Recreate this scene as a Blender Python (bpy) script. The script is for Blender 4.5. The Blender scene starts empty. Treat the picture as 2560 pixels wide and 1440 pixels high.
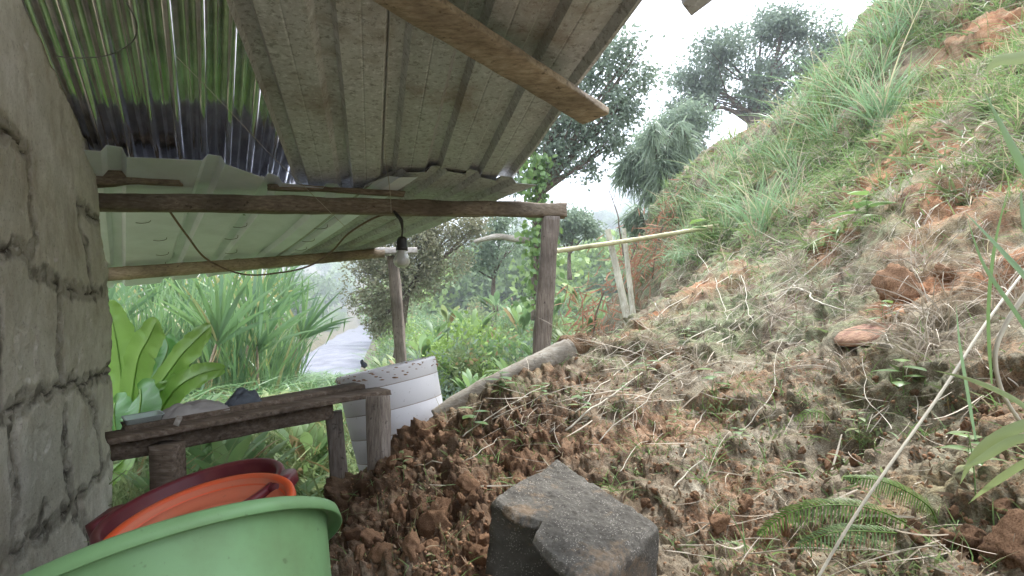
import bpy, math, random
import numpy as np
from mathutils import Vector, Matrix
R = math.radians
random.seed(7)
rng = np.random.default_rng(11)
S = bpy.context.scene
col = S.collection

# ------------------------------------------------------------------ camera, sky, sun, exposure
F = 1422.0
TH = math.atan(70 / 1422)
CAMZ = 1.5
cd = bpy.data.cameras.new('camera'); cam = bpy.data.objects.new('camera', cd); col.objects.link(cam)
cd.sensor_width = 36; cd.lens = 20.0; cd.clip_start = 0.02; cd.clip_end = 3000
cam.location = (0, 0, CAMZ); cam.rotation_euler = (R(90) + TH, 0, 0)
S.camera = cam

SUN_EL, SUN_AZ = R(58), R(35)      # azimuth clockwise from +Y
world = bpy.data.worlds.new('World'); S.world = world; world.use_nodes = True
nt = world.node_tree; nt.nodes.clear()
wo = nt.nodes.new('ShaderNodeOutputWorld'); bg = nt.nodes.new('ShaderNodeBackground')
sky = nt.nodes.new('ShaderNodeTexSky'); sky.sky_type = 'NISHITA'; sky.sun_disc = False
sky.sun_elevation = SUN_EL; sky.sun_rotation = SUN_AZ; sky.air_density = 1.0; sky.dust_density = 4.0; sky.ozone_density = 1.0
tc = nt.nodes.new('ShaderNodeTexCoord'); mp = nt.nodes.new('ShaderNodeMapping'); mp.inputs['Scale'].default_value = (1.2, 1.2, 3)
nz = nt.nodes.new('ShaderNodeTexNoise'); nz.inputs['Scale'].default_value = 1.6; nz.inputs['Detail'].default_value = 7
rp = nt.nodes.new('ShaderNodeValToRGB'); rp.color_ramp.elements[0].position = .36; rp.color_ramp.elements[1].position = .56
rp.color_ramp.elements[0].color = (.55, .55, .55, 1)
mx = nt.nodes.new('ShaderNodeMix'); mx.data_type = 'RGBA'
mx.inputs[7].default_value = (13.4, 14.4, 16.2, 1)
nt.links.new(tc.outputs['Generated'], mp.inputs[0]); nt.links.new(mp.outputs[0], nz.inputs['Vector'])
nt.links.new(nz.outputs[0], rp.inputs[0]); nt.links.new(rp.outputs[0], mx.inputs[0])
nt.links.new(sky.outputs[0], mx.inputs[6]); nt.links.new(mx.outputs[2], bg.inputs[0]); nt.links.new(bg.outputs[0], wo.inputs[0])
bg.inputs[1].default_value = 0.10
sl = bpy.data.lights.new('sun', 'SUN'); sl.energy = 2.7; sl.angle = R(7); sl.color = (1, .985, .95)
so = bpy.data.objects.new('sun', sl); col.objects.link(so)
sd = Vector((math.sin(SUN_AZ) * math.cos(SUN_EL), math.cos(SUN_AZ) * math.cos(SUN_EL), math.sin(SUN_EL)))
so.rotation_euler = sd.to_track_quat('Z', 'Y').to_euler(); so.location = (3, 3, 8)
S.view_settings.view_transform = 'Standard'; S.view_settings.look = 'None'
S.view_settings.exposure = 1.85; S.view_settings.gamma = 1.0

# ------------------------------------------------------------------ helpers
cT, sT = math.cos(TH), math.sin(TH)
def C2W(x, u, d): return np.array((x, d * cT - u * sT, d * sT + u * cT + CAMZ))
def P(px, py, d): return C2W((px - 1280) / F * d, (720 - py) / F * d, d)
def V3(a): return np.array(a, float)
def nrm(a):
    a = np.asarray(a, float); return a / (np.linalg.norm(a, axis=-1, keepdims=True) + 1e-12)

def _hash(ix, iy, iz, seed):
    h = (ix.astype(np.int64) * 374761393 + iy.astype(np.int64) * 668265263 + iz.astype(np.int64) * 2147483647 + seed * 974634777) & 0xFFFFFFFF
    h = ((h ^ (h >> 13)) * 1274126177) & 0xFFFFFFFF
    h = ((h ^ (h >> 16)) * 2246822519) & 0xFFFFFFFF
    return ((h ^ (h >> 15)) & 0xFFFFFF) / float(0xFFFFFF)
def vnoise(p, seed=0):
    p = np.asarray(p, float); i = np.floor(p).astype(np.int64); f = p - i; f = f * f * (3 - 2 * f)
    r = 0
    for a in (0, 1):
        for b in (0, 1):
            for c in (0, 1):
                w = (f[..., 0] if a else 1 - f[..., 0]) * (f[..., 1] if b else 1 - f[..., 1]) * (f[..., 2] if c else 1 - f[..., 2])
                r = r + w * _hash(i[..., 0] + a, i[..., 1] + b, i[..., 2] + c, seed)
    return r * 2 - 1
def fbm(p, octv=4, seed=0, gain=.5):
    r = 0; a = 1; p = np.asarray(p, float)
    for k in range(octv):
        r = r + a * vnoise(p * (2 ** k) + k * 17.3, seed + k); a *= gain
    return r
def worley(p, seed=0):
    """F1, F2 of jittered cells in 3-D"""
    p = np.asarray(p, float); i = np.floor(p).astype(np.int64)
    f1 = np.full(p.shape[:-1], 9.); f2 = np.full(p.shape[:-1], 9.)
    for a in (-1, 0, 1):
        for b in (-1, 0, 1):
            for c in (-1, 0, 1):
                jx, jy, jz = i[..., 0] + a, i[..., 1] + b, i[..., 2] + c
                dx = jx + _hash(jx, jy, jz, seed) - p[..., 0]; dy = jy + _hash(jx, jy, jz, seed + 1) - p[..., 1]; dz = jz + _hash(jx, jy, jz, seed + 2) - p[..., 2]
                d = np.sqrt(dx * dx + dy * dy + dz * dz)
                f2 = np.where(d < f1, f1, np.minimum(f2, d)); f1 = np.minimum(f1, d)
    return f1, f2
def sstep(a, b, x):
    t = np.clip((np.asarray(x, float) - a) / (b - a), 0, 1); return t * t * (3 - 2 * t)

def np_mesh(name, V, Fq, smooth=True):
    """V (n,3), Fq (m,k) array or list of such arrays"""
    me = bpy.data.meshes.new(name)
    Fl = Fq if isinstance(Fq, list) else [Fq]
    Fl = [np.asarray(f, np.int32) for f in Fl if len(f)]
    V = np.asarray(V, np.float32)
    me.vertices.add(len(V)); me.vertices.foreach_set('co', V.ravel())
    nl = sum(f.size for f in Fl); npoly = sum(len(f) for f in Fl)
    me.loops.add(nl); me.polygons.add(npoly)
    me.loops.foreach_set('vertex_index', np.concatenate([f.ravel() for f in Fl]))
    tot = np.concatenate([np.full(len(f), f.shape[1], np.int32) for f in Fl])
    st = np.concatenate([[0], np.cumsum(tot)[:-1]]).astype(np.int32)
    me.polygons.foreach_set('loop_start', st)
    try: me.polygons.foreach_set('loop_total', tot)
    except Exception: pass
    me.polygons.foreach_set('use_smooth', np.full(npoly, smooth))
    me.update(calc_edges=True); me.validate()
    return me
def wloc(o):
    v = Vector((0, 0, 0))
    while o is not None: v += o.location; o = o.parent
    return v
def tag(o, label=None, cat=None, group=None, kind=None):
    if label: o['label'] = label
    if cat: o['category'] = cat
    if group: o['group'] = group
    if kind: o['kind'] = kind
    return o
def empty(name, loc, label, cat, group=None):
    o = bpy.data.objects.new(name, None); col.objects.link(o); o.location = tuple(float(c) for c in loc); o.empty_display_size = .1
    return tag(o, label, cat, group)
def link(name, V, Fq, mat, parent=None, smooth=True, origin=None):
    V = np.asarray(V, float)
    if parent is None:
        og = np.array((V[:, 0].mean(), V[:, 1].mean(), V[:, 2].min())) if origin is None else np.asarray(origin, float)
        off = og
    else:
        off = np.array(wloc(parent)) if origin is None else np.asarray(origin, float)
    me = np_mesh(name, V - off, Fq, smooth)
    o = bpy.data.objects.new(name, me); col.objects.link(o)
    if parent is None: o.location = tuple(float(c) for c in off)
    else: o.parent = parent
    if mat: me.materials.append(mat)
    return o
def copy_tree(o, parent=None):
    c = o.copy(); col.objects.link(c); c.parent = parent
    for ch in o.children: copy_tree(ch, c)
    return c

class MB:
    def __init__(s): s.v = []; s.q = []; s.t = []; s.n = 0
    def add(s, V, Q=None, T=None):
        V = np.asarray(V, float).reshape(-1, 3)
        if Q is not None and len(Q): s.q.append(np.asarray(Q) + s.n)
        if T is not None and len(T): s.t.append(np.asarray(T) + s.n)
        s.v.append(V); s.n += len(V); return s
    def arrays(s):
        fl = []
        if s.q: fl.append(np.concatenate(s.q))
        if s.t: fl.append(np.concatenate(s.t))
        return np.concatenate(s.v), fl
    def build(s, name, mat, parent=None, smooth=True, origin=None):
        V, f = s.arrays(); return link(name, V, f, mat, parent, smooth, origin)
    def rings(s, rings, closed=True, cap=True):
        """rings (m,n,3)"""
        rings = np.asarray(rings, float); m, n, _ = rings.shape
        a = np.arange(m * n).reshape(m, n)
        k = n if closed else n - 1
        j = np.arange(k); j2 = (j + 1) % n
        Q = np.stack([a[:-1][:, j], a[:-1][:, j2], a[1:][:, j2], a[1:][:, j]], -1).reshape(-1, 4)
        V = rings.reshape(-1, 3); T = None
        if cap and closed:
            c0, c1 = rings[0].mean(0), rings[-1].mean(0)
            V = np.vstack([V, c0, c1]); b = m * n
            T = np.vstack([np.stack([np.full(n, b), (j + 1) % n, j], -1), np.stack([np.full(n, b + 1), a[-1][j], a[-1][(j + 1) % n]], -1)])
        return s.add(V, Q, T)
    def tube(s, pts, r, n=8, sub=1, noise=0, seed=0):
        pts = spline(pts, sub) if sub > 1 else np.asarray(pts, float)
        m = len(pts); r = np.interp(np.linspace(0, 1, m), np.linspace(0, 1, len(np.atleast_1d(r))), np.atleast_1d(r)) if np.ndim(r) else np.full(m, r)
        tg = nrm(np.gradient(pts, axis=0)); ref = V3((0, 0, 1)) if abs(tg[0][2]) < .9 else V3((1, 0, 0))
        sd_ = nrm(np.cross(tg[0], ref)); rg = []
        for i in range(m):
            sd_ = nrm(sd_ - tg[i] * np.dot(sd_, tg[i])); up = np.cross(sd_, tg[i])
            an = np.linspace(0, 2 * math.pi, n, endpoint=False)
            off = np.outer(np.cos(an), sd_) + np.outer(np.sin(an), up)
            rr = np.full(n, r[i])
            if noise: rr = rr * (1 + noise * fbm(np.concatenate([off * 1.3, ], -1) + V3((i * .35, seed, 0)), 3, seed))
            rg.append(pts[i] + off * rr[:, None])
        return s.rings(rg)
    def beam(s, p0, p1, w, h, up=(0, 0, 1), seg=24, rough=.004, seed=0, taper=1.0, ch=.12, ends=.0):
        """rough sawn timber, w across, h along up; p0-p1 is its centre line"""
        p0, p1 = V3(p0), V3(p1); ax = nrm(p1 - p0); up = V3(up); sx = nrm(np.cross(ax, up)); up = np.cross(sx, ax)
        c = ch * min(w, h)
        prof = []
        for (sx_, sy_) in ((1, 1), (-1, 1), (-1, -1), (1, -1)):
            a = [(sx_ * (w / 2 - c), sy_ * h / 2), (sx_ * w / 2, sy_ * (h / 2 - c))]
            if sx_ * sy_ > 0: a = a[::-1]
            prof += a
        # subdivide sides once
        pr = []
        for i in range(8):
            a, b = prof[i], prof[(i + 1) % 8]; pr.append(a)
            if i % 2 == 1: pr += [((a[0] * 2 + b[0]) / 3, (a[1] * 2 + b[1]) / 3), ((a[0] + b[0] * 2) / 3, (a[1] + b[1] * 2) / 3)]
        pr = np.array(pr); rg = []; L = np.linalg.norm(p1 - p0)
        for i in range(seg + 1):
            t = i / seg; k = 1 + (taper - 1) * t
            c0 = p0 + (p1 - p0) * t
            q = c0 + np.outer(pr[:, 0] * k, sx) + np.outer(pr[:, 1] * k, up)
            nn = fbm(np.stack([pr[:, 0] * 22, pr[:, 1] * 22, np.full(len(pr), t * L * 5)], -1) + seed * 3.1, 3, seed)
            low = fbm(np.array([[t * L * 1.2, seed, 0]]), 2, seed + 5)[0]
            q = q + (q - c0) * (nn * rough / max(w, h) * 2.2)[:, None] + up * low * rough * 1.3
            if ends and i in (0, seg): q = q + ax * (vnoise(np.stack([pr[:, 0] * 50, pr[:, 1] * 50, np.zeros(len(pr))], -1), seed) * ends)[:, None]
            rg.append(q)
        return s.rings(rg)
    def lathe(s, prof, M, n=64, wob=0):
        """prof list of (r,z) in local, M 4x4 numpy basis (origin + X,Y,Z)"""
        O, X, Y, Z = M; an = np.linspace(0, 2 * math.pi, n, endpoint=False); rg = []
        for (r, z) in prof:
            w = 1 + (wob * np.sin(an * 2 + 1) if wob else 0)
            rg.append(O + np.outer(np.cos(an) * r * w, X) + np.outer(np.sin(an) * r * w, Y) + np.outer(np.full(n, z), Z))
        return s.rings(rg, cap=False)

def spline(pts, sub):
    p = np.asarray(pts, float); n = len(p); out = []
    for i in range(n - 1):
        p0 = p[max(i - 1, 0)]; p1 = p[i]; p2 = p[i + 1]; p3 = p[min(i + 2, n - 1)]
        for k in range(sub):
            t = k / sub; out.append(.5 * ((2 * p1) + (-p0 + p2) * t + (2 * p0 - 5 * p1 + 4 * p2 - p3) * t * t + (-p0 + 3 * p1 - 3 * p2 + p3) * t ** 3))
    out.append(p[-1]); return np.array(out)

def blades(base, d0, side, L, W, bend, nseg=3, prof='grass', fold=0.0):
    """vectorised leaf strips -> V, Q"""
    base = np.asarray(base, float); N = len(base); d0 = nrm(d0); side = nrm(side)
    L = np.broadcast_to(L, (N,)); W = np.broadcast_to(W, (N,)); bend = np.broadcast_to(np.asarray(bend, float), (N, 3)); side = np.broadcast_to(side, (N, 3)); d0 = np.broadcast_to(d0, (N, 3))
    t = np.linspace(0, 1, nseg + 1)
    if prof == 'grass': w = np.clip(1 - t, .03, 1) ** .6 * (.55 + .45 * np.minimum(t * 4, 1))
    elif prof == 'leaf': w = np.sin(np.pi * np.clip(t, .03, .985)) ** .7
    elif prof == 'stick': w = np.full_like(t, 1.0)
    else: w = np.array(prof, float)
    C = base[:, None] + d0[:, None] * (L[:, None] * t)[..., None] + bend[:, None] * (L[:, None] * t ** 2)[..., None]
    hw = (W[:, None] * w / 2)[..., None] * side[:, None]
    if fold:
        nn = nrm(np.cross(d0, side)); up = nn[:, None] * (W[:, None] * w * fold)[..., None]
        V = np.stack([C - hw + up, C, C + hw + up], 2).reshape(-1, 3); k = 3
    else:
        V = np.stack([C - hw, C + hw], 2).reshape(-1, 3); k = 2
    idx = (np.arange(N) * (nseg + 1) * k)[:, None] + (np.arange(nseg) * k)[None]
    qs = [np.stack([idx + j, idx + j + 1, idx + j + k + 1, idx + j + k], -1).reshape(-1, 4) for j in range(k - 1)]
    return V, np.concatenate(qs)

def rdir(n, up=0.0):
    v = rng.normal(size=(n, 3)); v[:, 2] += up; return nrm(v)

# ------------------------------------------------------------------ materials
def new_mat(name):
    m = bpy.data.materials.new(name); m.use_nodes = True; t = m.node_tree; t.nodes.clear()
    out = t.nodes.new('ShaderNodeOutputMaterial'); b = t.nodes.new('ShaderNodeBsdfPrincipled'); t.links.new(b.outputs[0], out.inputs[0])
    return m, t, b, out
def N(t, kind, **kw):
    n = t.nodes.new(kind)
    for k, v in kw.items():
        if k in n.inputs: n.inputs[k].default_value = v
        else: setattr(n, k, v)
    return n
def ramp(t, fac, stops):
    r = t.nodes.new('ShaderNodeValToRGB'); e = r.color_ramp.elements
    while len(e) < len(stops): e.new(.5)
    for i, (p, c) in enumerate(stops):
        e[i].position = p; e[i].color = (c, c, c, 1) if not hasattr(c, '__len__') else (*c, 1)
    t.links.new(fac, r.inputs[0]); return r.outputs[0]
def mixc(t, fac, a, b, mode='MIX'):
    m = t.nodes.new('ShaderNodeMix'); m.data_type = 'RGBA'; m.blend_type = mode
    for i, x in ((0, fac), (6, a), (7, b)):
        if hasattr(x, 'is_linked'): t.links.new(x, m.inputs[i])
        elif i == 0: m.inputs[0].default_value = x
        else: m.inputs[i].default_value = (*x, 1)
    return m.outputs[2]
def noise(t, scale, detail=5, rough=.55, vec=None, stretch=None, dist=0):
    n = N(t, 'ShaderNodeTexNoise', Scale=scale, Detail=detail, Roughness=rough, Distortion=dist)
    co = vec
    if co is None: co = N(t, 'ShaderNodeTexCoord').outputs['Object']
    if stretch:
        mpn = N(t, 'ShaderNodeMapping'); mpn.inputs['Scale'].default_value = stretch; t.links.new(co, mpn.inputs[0]); co = mpn.outputs[0]
    t.links.new(co, n.inputs['Vector']); return n.outputs[0]
def bump(t, b, h, strength=.3, dist=.01, prev=None):
    n = N(t, 'ShaderNodeBump', Strength=strength, Distance=dist); t.links.new(h, n.inputs['Height'])
    if prev is not None: t.links.new(prev, n.inputs['Normal'])
    t.links.new(n.outputs[0], b.inputs['Normal']); return n.outputs[0]

def leaf_mat(name, cols, trans=.35, rough=.45, spec=.35, dry=None, dryf=0.0, nsc=3.0):
    m, t, b, out = new_mat(name)
    g = N(t, 'ShaderNodeNewGeometry'); n = len(cols)
    c = ramp(t, g.outputs['Random Per Island'], [(i / max(n - 1, 1), k) for i, k in enumerate(cols)])
    nz_ = noise(t, nsc, 4)
    c = mixc(t, ramp(t, nz_, [(.3, 0.0), (.7, .45)]), c, tuple(min(1, x * 1.7) for x in cols[-1]))
    if dry:
        wn = N(t, 'ShaderNodeTexWhiteNoise', noise_dimensions='1D'); t.links.new(g.outputs['Random Per Island'], wn.inputs['W'])
        c = mixc(t, ramp(t, wn.outputs[0], [(1 - dryf - .01, 0.0), (1 - dryf + .01, 1.0)]), c, dry)
    t.links.new(c, b.inputs['Base Color']); b.inputs['Roughness'].default_value = rough; b.inputs['Specular IOR Level'].default_value = spec
    tr = N(t, 'ShaderNodeBsdfTranslucent'); t.links.new(c, tr.inputs[0])
    ms = N(t, 'ShaderNodeMixShader'); ms.inputs[0].default_value = trans
    t.links.new(b.outputs[0], ms.inputs[1]); t.links.new(tr.outputs[0], ms.inputs[2]); t.links.new(ms.outputs[0], out.inputs[0])
    return m
def wood_mat(name, c1, c2, c3, axis=(1, 1, 1), rough=.85, bs=.5):
    m, t, b, out = new_mat(name)
    a = noise(t, 9, 7, .65, stretch=axis); f = noise(t, 3, 4); sp = noise(t, 38, 3, .6)
    c = ramp(t, a, [(.3, c1), (.5, c2), (.72, c3)])
    c = mixc(t, ramp(t, f, [(.42, 0.0), (.65, .7)]), c, tuple(x * .5 for x in c1))
    c = mixc(t, ramp(t, sp, [(.62, 0.0), (.72, .7)]), c, tuple(x * .3 for x in c1))
    t.links.new(c, b.inputs['Base Color']); b.inputs['Roughness'].default_value = rough; b.inputs['Specular IOR Level'].default_value = .2
    bump(t, b, a, bs, .012); return m
def plain(name, c, rough=.5, metal=0, spec=.5, var=.25, sc=6, bs=0, c2=None):
    m, t, b, out = new_mat(name)
    n1 = noise(t, sc, 6); cc = ramp(t, n1, [(.3, tuple(x * (1 - var) for x in c)), (.7, c2 or tuple(min(1, x * (1 + var * .6)) for x in c))])
    t.links.new(cc, b.inputs['Base Color']); b.inputs['Roughness'].default_value = rough; b.inputs['Metallic'].default_value = metal; b.inputs['Specular IOR Level'].default_value = spec
    if bs: bump(t, b, noise(t, sc * 6, 4), bs, .004)
    return m

M = {}
M['beam'] = wood_mat('weathered beam wood', (.12, .092, .068), (.21, .168, .125), (.33, .275, .21), (1.2, 9, 9))
M['rafter'] = wood_mat('rafter wood', (.2, .155, .115), (.36, .29, .215), (.5, .42, .33), (2.5, 6, 6))
M['post'] = wood_mat('grey post wood', (.15, .12, .10), (.27, .225, .19), (.39, .34, .29), (14, 14, 1.2))
M['plank'] = wood_mat('dark plank wood', (.08, .06, .045), (.16, .12, .09), (.28, .23, .19), (1.5, 8, 8))
M['plank_pale'] = wood_mat('pale plank wood', (.3, .26, .22), (.44, .4, .36), (.56, .53, .5), (2, 8, 8))
M['bamboo'] = wood_mat('aged bamboo', (.2, .145, .1), (.34, .26, .18), (.46, .37, .27), (1.5, 8, 8), .6, .2)
M['bamboo_pale'] = wood_mat('pale bamboo', (.35, .32, .16), (.5, .46, .27), (.62, .58, .4), (1.5, 8, 8), .55, .2)
M['stake'] = wood_mat('pale stake', (.32, .3, .22), (.5, .47, .37), (.6, .58, .5), (8, 8, 1.5), .7, .25)
M['bark'] = wood_mat('bark', (.08, .06, .045), (.17, .13, .1), (.28, .24, .2), (5, 5, 2), .95, .6)
M['log'] = wood_mat('pale log', (.24, .2, .15), (.4, .36, .3), (.52, .5, .44), (3, 7, 7), .85, .4)
M['fibre'] = wood_mat('rotten fibre', (.1, .06, .035), (.22, .14, .08), (.34, .24, .15), (10, 10, 10), .95, .8)
M['straw'] = leaf_mat('dry straw', [(.27, .235, .19), (.42, .37, .30), (.52, .47, .39), (.33, .27, .2)], .1, .7, .2)
M['dryleaf'] = leaf_mat('dead hanging leaves', [(.2, .12, .06), (.32, .22, .12), (.4, .32, .17)], .2, .7, .2)
M['stem'] = plain('dry cane', (.52, .47, .37), .6, var=.3, sc=14)
M['grass'] = leaf_mat('green grass', [(.10, .19, .06), (.17, .28, .09), (.26, .35, .12), (.17, .26, .10)], .4, .5, .3, (.48, .42, .27), .24)
M['grass_blue'] = leaf_mat('bluish tall grass', [(.12, .22, .11), (.19, .31, .17), (.28, .39, .2)], .4, .45, .4, (.5, .45, .3), .2)
M['weed'] = leaf_mat('yellow green weeds', [(.15, .205, .08), (.22, .28, .115), (.30, .355, .15), (.14, .185, .085)], .4, .5, .3, (.35, .25, .12), .06)
M['garden'] = leaf_mat('garden foliage', [(.11, .19, .07), (.18, .28, .10), (.26, .37, .13), (.14, .23, .11)], .38, .5, .35, (.35, .26, .14), .06)
M['cane'] = leaf_mat('cane leaves', [(.08, .16, .06), (.13, .23, .08), (.2, .31, .1), (.10, .18, .09)], .4, .35, .5, (.34, .33, .14), .04)
M['cane_yellow'] = leaf_mat('yellowing cane leaves', [(.2, .27, .08), (.28, .32, .1), (.36, .32, .13)], .45, .45, .4)
M['banana'] = leaf_mat('banana leaf', [(.17, .31, .06), (.24, .40, .09)], .5, .3, .5)
M['banana_deep'] = leaf_mat('deep banana leaf', [(.08, .22, .05), (.13, .3, .08)], .5, .3, .5)
M['olive'] = leaf_mat('olive tree leaves', [(.14, .165, .09), (.22, .235, .14), (.3, .315, .2), (.19, .165, .1)], .3, .5, .35)
M['tree'] = leaf_mat('tree leaves', [(.12, .16, .125), (.165, .21, .16), (.21, .265, .19)], .45, .45, .4)
M['treeB'] = leaf_mat('pale tree leaves', [(.13, .18, .13), (.18, .235, .16), (.23, .29, .2)], .45, .5, .35)
M['forest'] = leaf_mat('far forest leaves', [(.09, .15, .05), (.14, .21, .07), (.2, .28, .1), (.1, .16, .07)], .25, .6, .3, nsc=.15)
M['forestB'] = leaf_mat('bright forest leaves', [(.13, .21, .05), (.19, .29, .07), (.25, .35, .09)], .25, .6, .3, nsc=.15)
M['vine'] = leaf_mat('vine leaves', [(.06, .12, .05), (.1, .19, .06), (.2, .3, .08)], .4, .35, .5)
M['fern'] = leaf_mat('fern fronds', [(.07, .14, .03), (.11, .2, .04), (.17, .27, .06)], .4, .45, .4)
M['redleaf'] = leaf_mat('reddish dead fronds', [(.3, .12, .07), (.4, .2, .12), (.25, .14, .09)], .2, .7, .2)
M['litter'] = leaf_mat('brown leaf litter', [(.2, .13, .08), (.32, .22, .14), (.14, .1, .07)], .1, .8, .2)

def soil_mat():
    m, t, b, out = new_mat('landslide soil')
    at = N(t, 'ShaderNodeAttribute', attribute_name='mask'); sep = N(t, 'ShaderNodeSeparateColor'); t.links.new(at.outputs['Color'], sep.inputs[0])
    big = noise(t, 2.2, 6, .6); mid = noise(t, 11, 7, .65); fin = noise(t, 70, 5, .7); vf = noise(t, 260, 3, .7)
    orange = ramp(t, mid, [(.3, (.19, .08, .04)), (.52, (.43, .215, .11)), (.75, (.57, .36, .225))])
    grey = ramp(t, mid, [(.28, (.11, .08, .055)), (.5, (.29, .24, .17)), (.72, (.47, .43, .335))])
    moss = ramp(t, fin, [(.35, (.13, .15, .08)), (.65, (.31, .35, .2))])
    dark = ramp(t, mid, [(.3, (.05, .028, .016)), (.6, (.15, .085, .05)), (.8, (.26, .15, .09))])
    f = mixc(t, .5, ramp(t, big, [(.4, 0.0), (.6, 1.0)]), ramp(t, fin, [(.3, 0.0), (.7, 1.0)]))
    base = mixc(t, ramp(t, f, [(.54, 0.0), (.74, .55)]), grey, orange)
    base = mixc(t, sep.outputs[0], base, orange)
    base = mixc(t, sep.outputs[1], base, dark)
    m2 = N(t, 'ShaderNodeMath', operation='MULTIPLY'); t.links.new(sep.outputs[2], m2.inputs[0]); t.links.new(ramp(t, noise(t, 5.5, 7, .7), [(.42, 0.0), (.56, 1.0)]), m2.inputs[1])
    base = mixc(t, m2.outputs[0], base, moss)
    base = mixc(t, ramp(t, vf, [(.35, .6), (.6, 0.0)]), base, (.06, .04, .027))
    base = mixc(t, ramp(t, vf, [(.66, 0.0), (.76, .5)]), base, (.5, .42, .32))
    t.links.new(base, b.inputs['Base Color']); b.inputs['Roughness'].default_value = .95; b.inputs['Specular IOR Level'].default_value = .12
    n1 = bump(t, b, mid, .6, .02); n2 = bump(t, b, fin, .8, .008, n1); bump(t, b, vf, .6, .003, n2)
    return m
M['soil'] = soil_mat()
M['clod'] = plain('clay clod', (.33, .17, .09), .95, spec=.1, var=.5, sc=18, bs=.8, c2=(.42, .26, .16))
M['clod_dark'] = plain('dark soil clod', (.17, .09, .05), .95, spec=.1, var=.5, sc=18, bs=.8, c2=(.3, .18, .11))

def tin_mat(name, c, dirt, rough=.55, metal=.55, green=None, specks=True):
    m, t, b, out = new_mat(name)
    big = noise(t, 1.7, 6, .6); fin = noise(t, 34, 6, .75); st = noise(t, 5, 6, .7)
    cc = ramp(t, big, [(.3, tuple(x * .8 for x in c)), (.65, c)])
    cc = mixc(t, ramp(t, st, [(.45, 0.0), (.75, .5)]), cc, dirt)
    if specks:
        cc = mixc(t, ramp(t, fin, [(.52, 0.0), (.62, .8)]), cc, tuple(x * .62 for x in dirt))
        cc = mixc(t, ramp(t, noise(t, 48, 5, .75), [(.54, 0.0), (.64, .7)]), cc, tuple(min(1, x * 1.35) for x in c))
        cc = mixc(t, ramp(t, noise(t, 110, 2, .7), [(.66, 0.0), (.73, .8)]), cc, (.06, .045, .035))
        cc = mixc(t, ramp(t, noise(t, 21, 4, .6), [(.58, 0.0), (.72, .4)]), cc, tuple(min(1, x * 1.5) for x in c))
    if specks: cc = mixc(t, ramp(t, noise(t, 2.4, 7, .72), [(.54, 0.0), (.68, .55)]), cc, (.25, .19, .14))
    t.links.new(cc, b.inputs['Base Color']); b.inputs['Metallic'].default_value = metal
    t.links.new(ramp(t, st, [(.3, rough * .85), (.7, min(1, rough * 1.25))]), b.inputs['Roughness'])
    bump(t, b, fin, .12, .003); return m
M['tin'] = tin_mat('dull galvanised sheet', (.60, .605, .62), (.36, .35, .34), .65, .25)
M['tin_right'] = tin_mat('grey galvanised sheet', (.46, .465, .48), (.32, .3, .28), .55, .35)
M['tin_mint'] = tin_mat('pale mint painted sheet', (.76, .81, .90), (.56, .6, .65), .45, .0, specks=False)
def shiny():
    m, t, b, out = new_mat('bright corrugated zinc')
    st = noise(t, 9, 4, .6); f = noise(t, 60, 3)
    t.links.new(ramp(t, st, [(.3, (.60, .58, .59)), (.7, (.84, .82, .83))]), b.inputs['Base Color']); ox = noise(t, 5, 5, .65)
    t.links.new(ramp(t, ox, [(.55, 1.0), (.8, .7)]), b.inputs['Metallic'])
    t.links.new(ramp(t, f, [(.4, .1), (.7, .2)]), b.inputs['Roughness']); bump(t, b, st, .1, .006); return m
M['zinc'] = shiny()

def wall_mat():
    m, t, b, out = new_mat('rough block wall')
    at = N(t, 'ShaderNodeAttribute', attribute_name='mask'); sep = N(t, 'ShaderNodeSeparateColor'); t.links.new(at.outputs['Color'], sep.inputs[0])
    big = noise(t, 2.6, 6, .6); mid = noise(t, 13, 7, .65); fin = noise(t, 90, 4, .7)
    c = ramp(t, mid, [(.3, (.5, .465, .40)), (.5, (.62, .585, .52)), (.72, (.72, .69, .63))])
    c = mixc(t, ramp(t, big, [(.42, 0.0), (.62, .45)]), c, (.44, .42, .36))
    c = mixc(t, ramp(t, noise(t, 4.3, 6, .7), [(.55, 0.0), (.7, .5)]), c, (.40, .33, .25))
    c = mixc(t, sep.outputs[1], c, (.36, .335, .29))
    c = mixc(t, sep.outputs[0], c, (.045, .038, .032))
    c = mixc(t, ramp(t, noise(t, 7.7, 7, .7), [(.66, 0.0), (.76, .5)]), c, (.2, .165, .13))
    c = mixc(t, ramp(t, fin, [(.56, 0.0), (.68, .6)]), c, (.2, .175, .145))
    c = mixc(t, ramp(t, noise(t, 40, 5, .7), [(.55, 0.0), (.66, .5)]), c, (.62, .59, .53))
    c = mixc(t, ramp(t, noise(t, 3.1, 6, .7, stretch=(1, 1, .4)), [(.52, 0.0), (.66, .5)]), c, (.3, .25, .19))
    t.links.new(c, b.inputs['Base Color']); b.inputs['Roughness'].default_value = .93; b.inputs['Specular IOR Level'].default_value = .15
    n1 = bump(t, b, mid, .5, .008); bump(t, b, fin, 1.0, .005, n1); return m
M['wall'] = wall_mat()
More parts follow.
